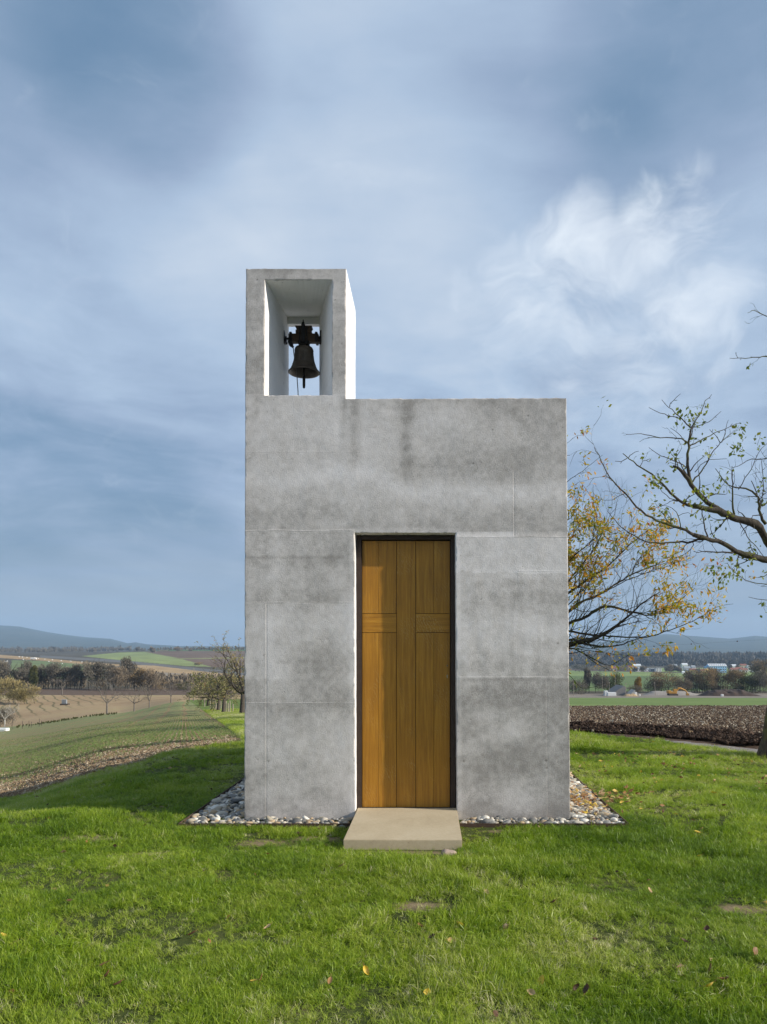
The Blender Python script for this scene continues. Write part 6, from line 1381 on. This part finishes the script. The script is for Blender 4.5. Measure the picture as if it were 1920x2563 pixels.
crate('box', 'small white box left of the pole with a tilt', 'box', 1602, 292, .5, .8, .5, M_WHITE)
crate('trailer', 'white trailer cut by the left edge below the birch', 'trailer', 2, 92, 1.3, .38, .8, M_WHITE)
def pole(label, px, Y, h_, r0=.10, tilt=0.0, mat=None):
    x, y, z = G(px, Y); mb = MB(); mb.tube([(x, y, z - .2), (x + tilt * .5, y, z + h_ * .5), (x + tilt, y, z + h_)], [r0, r0 * .9, r0 * .7], 8); mb.box(x + tilt - .4, x + tilt + .4, y - .06, y + .06, z + h_ - .35, z + h_ - .2); return tag(mb.obj('utility_pole', mat or M_POST), label, 'pole')
for px, Y, h_, tl, lb in [(1436, 300, 5.2, 0, 'pole beside the right wall of the chapel, far off'), (1508, 330, 9.8, 0, 'tall pole above the white container, left of two'), (1540, 330, 9.6, 0, 'tall pole beside the dull green tree, right of two'), (1525, 300, 5.5, 0, 'short pole in front of the concrete ramp'), (1566, 300, 5.2, .1, 'short pole at the right end of the concrete ramp'), (1641, 298, 5.4, -.4, 'leaning pole in front of the gravel heap'), (1621, 620, 8, 0, 'thin pole alone in the far green field')]:
    pole(lb, px, Y, h_, .09, tl)
# aerial line with marker balls
wl = empty('power_line', (W(1741, 1612.5, 200)), 'thin wire with three dark marker balls before the right-hand hills', 'power line')
p_a, p_b = np.array(W(1330, 1636, 205)), np.array(W(2180, 1585, 195)); pts = [p_a * (1 - t) + p_b * t for t in np.linspace(0, 1, 30)]
M_WIRE = simple('grey_wire', c4(0.10, 0.10, 0.11), .5, .1, metal=.5)
mb = MB(); mb.tube(pts, .012, 4); mb.obj('wire', M_WIRE, wl)
for px in (1647, 1741, 1855.6):
    t = (px - 1330) / 850; c = p_a * (1 - t) + p_b * t; mb = MB(); mb.lathe([(0.0, .18), (.09, .155), (.155, .09), (.18, 0), (.155, -.09), (.09, -.155), (0, -.18)], tuple(c), 12); mb.obj('marker_ball', M_STEEL, wl, smooth=True)
for px, h_, nm in ((1330, 24, 'a'), (2180, 24, 'b')):
    c = p_a if nm == 'a' else p_b; g_ = float(gz(np.array([c[0]]), np.array([c[1]]))[0]); mb = MB(); mb.tube([(c[0], c[1], g_ - .3), (c[0], c[1], c[2] + .3)], [.22, .12], 8); mb.box(c[0] - .06, c[0] + .06, c[1] - 1, c[1] + 1, c[2] - .12, c[2] - .02); mb.obj('mast', M_POST, wl)
# left: fence posts under the orchard, stakes, bales, small hut
fp = [(512, 88, .9), (526, 80, .95), (533, 76, 1.0), (538, 73, .95), (541.5, 72, .8), (566, 64, .95), (571, 64, .8), (575, 63, 1.0), (583, 66, .7), (553, 78, .8)]
words = ['farthest', 'second farthest', 'third farthest', 'slim pale', 'short leaning', 'tall pale', 'stout', 'tallest', 'low nearest', 'hidden short']
for (px, Y, h_), wd in zip(fp, words):
    x, y, z = G(px, Y); mb = MB(); mb.tube([(x, y, z - .2), (x + rng.normal(0, .02), y, z + h_)], [.055, .048], 8); tag(mb.obj('fence_post', M_POST), wd + ' wooden fence post under the orchard trees', 'fence post', 'fence posts under the orchard trees')
for k, (px, h_) in enumerate([(30, .8), (56, 1.0), (72, .9), (78, .75), (98, 1.0), (103, .7), (13, .8)]):
    x, y, z = G(px, 96); mb = MB(); mb.tube([(x, y, z - .1), (x + .03, y, z + h_)], [.03, .025], 6); tag(mb.obj('stake', M_BARK2), 'thin dark stake in the margin below the stubble field', 'stake', 'thin stakes in the field margin')
x, y, z = G(160, solveY(160, 1765, 150, 228)); ht = empty('feeding_rack', (x, y, z), 'grey slatted rack alone on the stubble field', 'rack'); mb = MB()
mb.box(x - 1.0, x + .9, y, y + 1.2, z - .1, z + .35); mb.obj('base', M_TRACK, ht)
mb = MB()
for k in range(6): mb.box(x - .6 + k * .2, x - .52 + k * .2, y + .1, y + .18, z + .351, z + 1.45)
mb.box(x - .65, x + .55, y + .19, y + .5, z + .36, z + 1.3); mb.obj('slats', M_GREY, ht)
for k, (px, py) in enumerate([(48, 1644), (56, 1644.6), (67, 1645.6), (80, 1647), (95, 1648), (112, 1650), (131, 1651.5), (153, 1653.5), (177, 1655), (205, 1657), (58, 1650.5), (122, 1656), (156, 1661)]):
    Y = solveY(px, py + 1.0, 560, 1250); x, y, z = G(px, Y); rr = 1.5 / F * Y * .72; mb = MB(); mb.tube([(x - rr * .8, y, z + rr), (x + rr * .8, y, z + rr)], [rr, rr], 12)
    tag(mb.obj('hay_bale', M_WHITE), 'white wrapped bale in the line on the tan strip' if k < 10 else 'white wrapped bale below the line on the green strip', 'bale', 'bales in the line on the tan strip' if k < 10 else 'bales below the line')
# lorry and digger specks at the far left
x, y, z = G(83, 1000); lo = empty('lorry', (x, y, z), 'white lorry parked at the far end of the tan strip', 'lorry'); mb = MB(); mb.box(x - 3.6, x + 1.6, y, y + 2.4, z + .9, z + 3.2, bevel=.1); mb.obj('box_body', M_WHITE, lo); mb = MB(); mb.box(x + 1.8, x + 3.6, y, y + 2.4, z + .7, z + 2.8, bevel=.2); mb.obj('cab', M_WHITE, lo)
for dx_ in (-2.6, -1.4, 2.6): mb = MB(); mb.tube([(x + dx_, y - .05, z + .45), (x + dx_, y + .35, z + .45)], [.45, .45], 12); mb.obj('wheel', M_TRACK, lo)
x, y, z = G(8, 760); tag((lambda m_: (m_.tube([(x - 3.5, y, z + .8), (x + 4.5, y, z + 3.6)], [.55, .55], 10), m_.obj('pipe', M_WHITE))[1])(MB()), 'long white pipe lying tilted at the left edge', 'pipe')
x, y, z = G(600, 560); house('shed', 'white shed seen through the tall orchard tree', 597, 430, 4.5, 2.4, 4, 1.4, M_WHITE, M_GREY, 1, cat='shed')

# ------------------------------------------------------------------ fallen leaves
def on_lawn(px, py):
    Y = solveY(px, py, 2.8, 15); x = (px - CX) / F * Y; return x, Y, float(gz(np.array([x]), np.array([Y]))[0])
def big_leaf(x, y, z, L, W_, ang, curl, val, tilt):
    nu, nv = 7, 5; U, V_ = np.meshgrid(np.linspace(0, 1, nu), np.linspace(-1, 1, nv)); w = W_ / 2 * np.sin(math.pi * U ** .8) ** .7 * (1 + .12 * np.sin(U * 19)) + .002
    X = (U - .5) * L; Yv = V_ * w; Z = np.abs(V_) * w * curl + (U - .5) ** 2 * L * curl * 1.2
    Rm = np.array(Matrix.Rotation(ang, 3, 'Z') @ Matrix.Rotation(tilt[0], 3, 'X') @ Matrix.Rotation(tilt[1], 3, 'Y')); v = np.stack([X, Yv, Z], -1).reshape(-1, 3) @ Rm.T + np.array([x, y, z])
    i = np.arange(nv - 1)[:, None] * nu + np.arange(nu - 1)[None, :]; mb = MB(); mb.add(v, np.stack([i, i + 1, i + nu + 1, i + nu], -1).reshape(-1, 4), 0, val + .03 * np.sin(U * 9).ravel())
    mb.tube([np.array([X[2, 0], 0, Z[2, 0]]) @ Rm.T + np.array([x, y, z]), np.array([X[2, 0] - L * .3, 0, Z[2, 0] + .006]) @ Rm.T + np.array([x, y, z])], [.0013, .001], 4, 0, .3, cap=False)
    return mb
LV = [(1219, 2250, .62, 'pale tan'), (1150, 2330, .85, 'yellow-tan'), (1052, 2335, .25, 'brown'), (1265, 2337, .05, 'dark'), (1082, 2365, .04, 'black curled'), (1130, 2372, .70, 'pale buff'), (1200, 2455, .99, 'large cream'), (1330, 2505, .60, 'crumpled beige'), (1068, 2505, .84, 'ochre yellow'), (1240, 2560, .08, 'dark grey'), (1470, 2500, .06, 'long black'), (1440, 2490, .05, 'small black'), (1355, 2472, .84, 'olive yellow'), (1715, 2375, .05, 'slate dark'), (1770, 2345, .07, 'grey-black'), (1780, 2445, .06, 'charcoal'), (1890, 2400, .22, 'rusty'), (1775, 2490, .86, 'yellow'), (1815, 2475, .18, 'reddish brown'), (1910, 2490, .05, 'black'), (916, 2452, .82, 'golden'), (826, 2475, .45, 'light brown'), (655, 2465, .26, 'orange-brown'), (635, 2478, .84, 'yellowish'), (296, 2485, .05, 'big dark'), (260, 2435, .25, 'chestnut'), (270, 2460, .10, 'dark brown'), (40, 2380, .12, 'dark wet'), (10, 2360, .84, 'dull yellow'), (670, 2337, .62, 'small pale'), (480, 2355, .05, 'tiny black'), (850, 2345, .2, 'brown upright'), (1490, 2370, .07, 'steel dark'), (1275, 2300, .06, 'folded dark'), (1385, 2275, .1, 'shadowy brown'), (1625, 2245, .6, 'straw thin'), (1752, 2155, .85, 'small yellow'), (1745, 2095, .85, 'tiny yellow'), (855, 2180, .25, 'rust flecked'), (1708, 1901, .86, 'bright yellow'), (1604, 1939, .85, 'bright ochre'), (1750, 1950, .84, 'lemon'), (1787, 1993, .83, 'amber'), (1661, 1919, .28, 'rusty small'), (1611, 1968, .22, 'russet'), (1507, 1989, .64, 'pale round'), (1462, 2015, .62, 'cream small'), (1452, 1924, .66, 'whitish'), (1590, 1907, .7, 'long whitish'), (1517, 1938, .24, 'brown curled'), (1706, 1941, .67, 'ivory'), (1790, 1963, .6, 'buff long')]
spots = lambda px, py: ('in the front left lawn' if px < 640 else 'in the front middle lawn' if px < 1280 else 'in the front right lawn') if py > 2200 else ('on the lawn right of the pebble bed' if px > 1430 else 'on the lawn near the doorstep')
for i, (px, py, v_, wd) in enumerate(LV):
    x, y, z = on_lawn(px, py); far = y > 6; L = rng.uniform(.038, .060) * (1.2 if far else 1.0); cz = .038 if not far else .035
    mb = big_leaf(x, y, z + cz, L, L * rng.uniform(.42, .62), rng.uniform(0, 6.28), rng.uniform(.2, .8), v_, (rng.normal(0, .5), rng.normal(0, .5)))
    tag(mb.obj('fallen_leaf', M_LITTER, smooth=True), wd + ' fallen leaf lying ' + spots(px, py), 'leaf', 'fallen leaves scattered over the lawn')
# litter heap drifted against the edging
mb = MB(); n = 260
cx = rng.normal(1.53, .15, n); cy = rng.normal(7.75, .38, n); ex_ = rng.random(n) < .25; cx[ex_] = rng.normal(2.0, .22, ex_.sum()); cy[ex_] = rng.normal(7.9, .18, ex_.sum())
ok = (cx > XR + .02); cx, cy = cx[ok], cy[ok]
cz = np.where(cx < GX1, rng.uniform(0.0, .035, len(cx)), gz(cx, cy) + rng.uniform(.02, .07, len(cx)))
add_leaves(mb, np.stack([cx, cy, cz], -1), rng.normal(0, 1, (len(cx), 3)) * np.array([1, 1, .3]), rng.uniform(.035, .075, len(cx)), .5, np.clip(rng.choice([.2, .3, .5, .62, .8, .9, .35], len(cx)) + rng.normal(0, .04, len(cx)), 0, 1))
m_ = 260; X, Y, P = lawn_points(900, 3.0, 12.5, 0, 1960); ok = lawn_mask(X, Y, P, .03); X, Y = X[ok][:m_], Y[ok][:m_]; wgt = rng.random(len(X)) < np.where((X > 1.8) & (Y > 6.5), 1.0, .45); X, Y = X[wgt], Y[wgt]
add_leaves(mb, np.stack([X, Y, gz(X, Y) + rng.uniform(.01, .05, len(X))], -1), rng.normal(0, 1, (len(X), 3)) * np.array([1, 1, .3]), rng.uniform(.03, .065, len(X)), .5, rng.choice([.05, .1, .2, .3, .6, .8], len(X)))
X = rng.uniform(2.0, 4.6, 110); Y = rng.uniform(8.2, 11.2, 110); add_leaves(mb, np.stack([X, Y, gz(X, Y) + rng.uniform(.015, .05, 110)], -1), rng.normal(0, 1, (110, 3)) * np.array([1, 1, .4]), rng.uniform(.03, .06, 110), .5, rng.choice([.1, .2, .25, .4, .5, .84], 110))
tag(mb.obj('leaf_litter', M_LITTER), 'brown and yellow leaf litter drifted on the pebbles and lawn by the chapel', 'leaf litter', kind='stuff')
# stones in front of the step
for (px, py, s_, lb) in [(927, 2152, .045, 'pinkish stone lying before the left half of the doorstep'), (1122, 2141, .05, 'flat grey stone lying before the right end of the doorstep')]:
    x, y, z = on_lawn(px, py); mb = MB(); import bmesh
    bm = bmesh.new(); bmesh.ops.create_icosphere(bm, subdivisions=3, radius=1)
    for v in bm.verts: v.co = Vector((v.co.x * s_ * 1.1, v.co.y * s_ * .8, v.co.z * s_ * .6)) * (1 + .15 * math.sin(v.co.x * 4 + px) + .1 * math.sin(v.co.y * 6))
    for v in bm.verts: v.co += Vector((x, y, z + s_ * .3))
    mb.bm(bm, 0, .7); tag(mb.obj('stone', simple('field_stone', c4(.33, .25, .20), .9, .3, 40, bump=.4), smooth=True), lb, 'stone')

# ------------------------------------------------------------------ haze
hm = bpy.data.materials.new('haze_air'); hm.use_nodes = True; hm.node_tree.nodes.clear(); ht_ = NT(hm.node_tree)
pv_ = ht_.node('ShaderNodeVolumePrincipled'); pv_.inputs['Color'].default_value = (0.45, 0.66, 0.92, 1); pv_.inputs['Density'].default_value = 1.15e-4; pv_.inputs['Anisotropy'].default_value = 0.0
hout = ht_.node('ShaderNodeOutputMaterial'); ht_.l.new(pv_.outputs[0], hout.inputs['Volume'])
zmin = min(min((o.matrix_world @ Vector(c))[2] for c in o.bound_box) for n_, o in TERR.items()) - 1.0
mb = MB(); mb.box(-16000, 16000, -2500, 10500, zmin, 420); hz_ = mb.obj('haze', hm); hz_['kind'] = 'stuff'; tag(hz_, 'pale blue haze over the valley', 'haze')
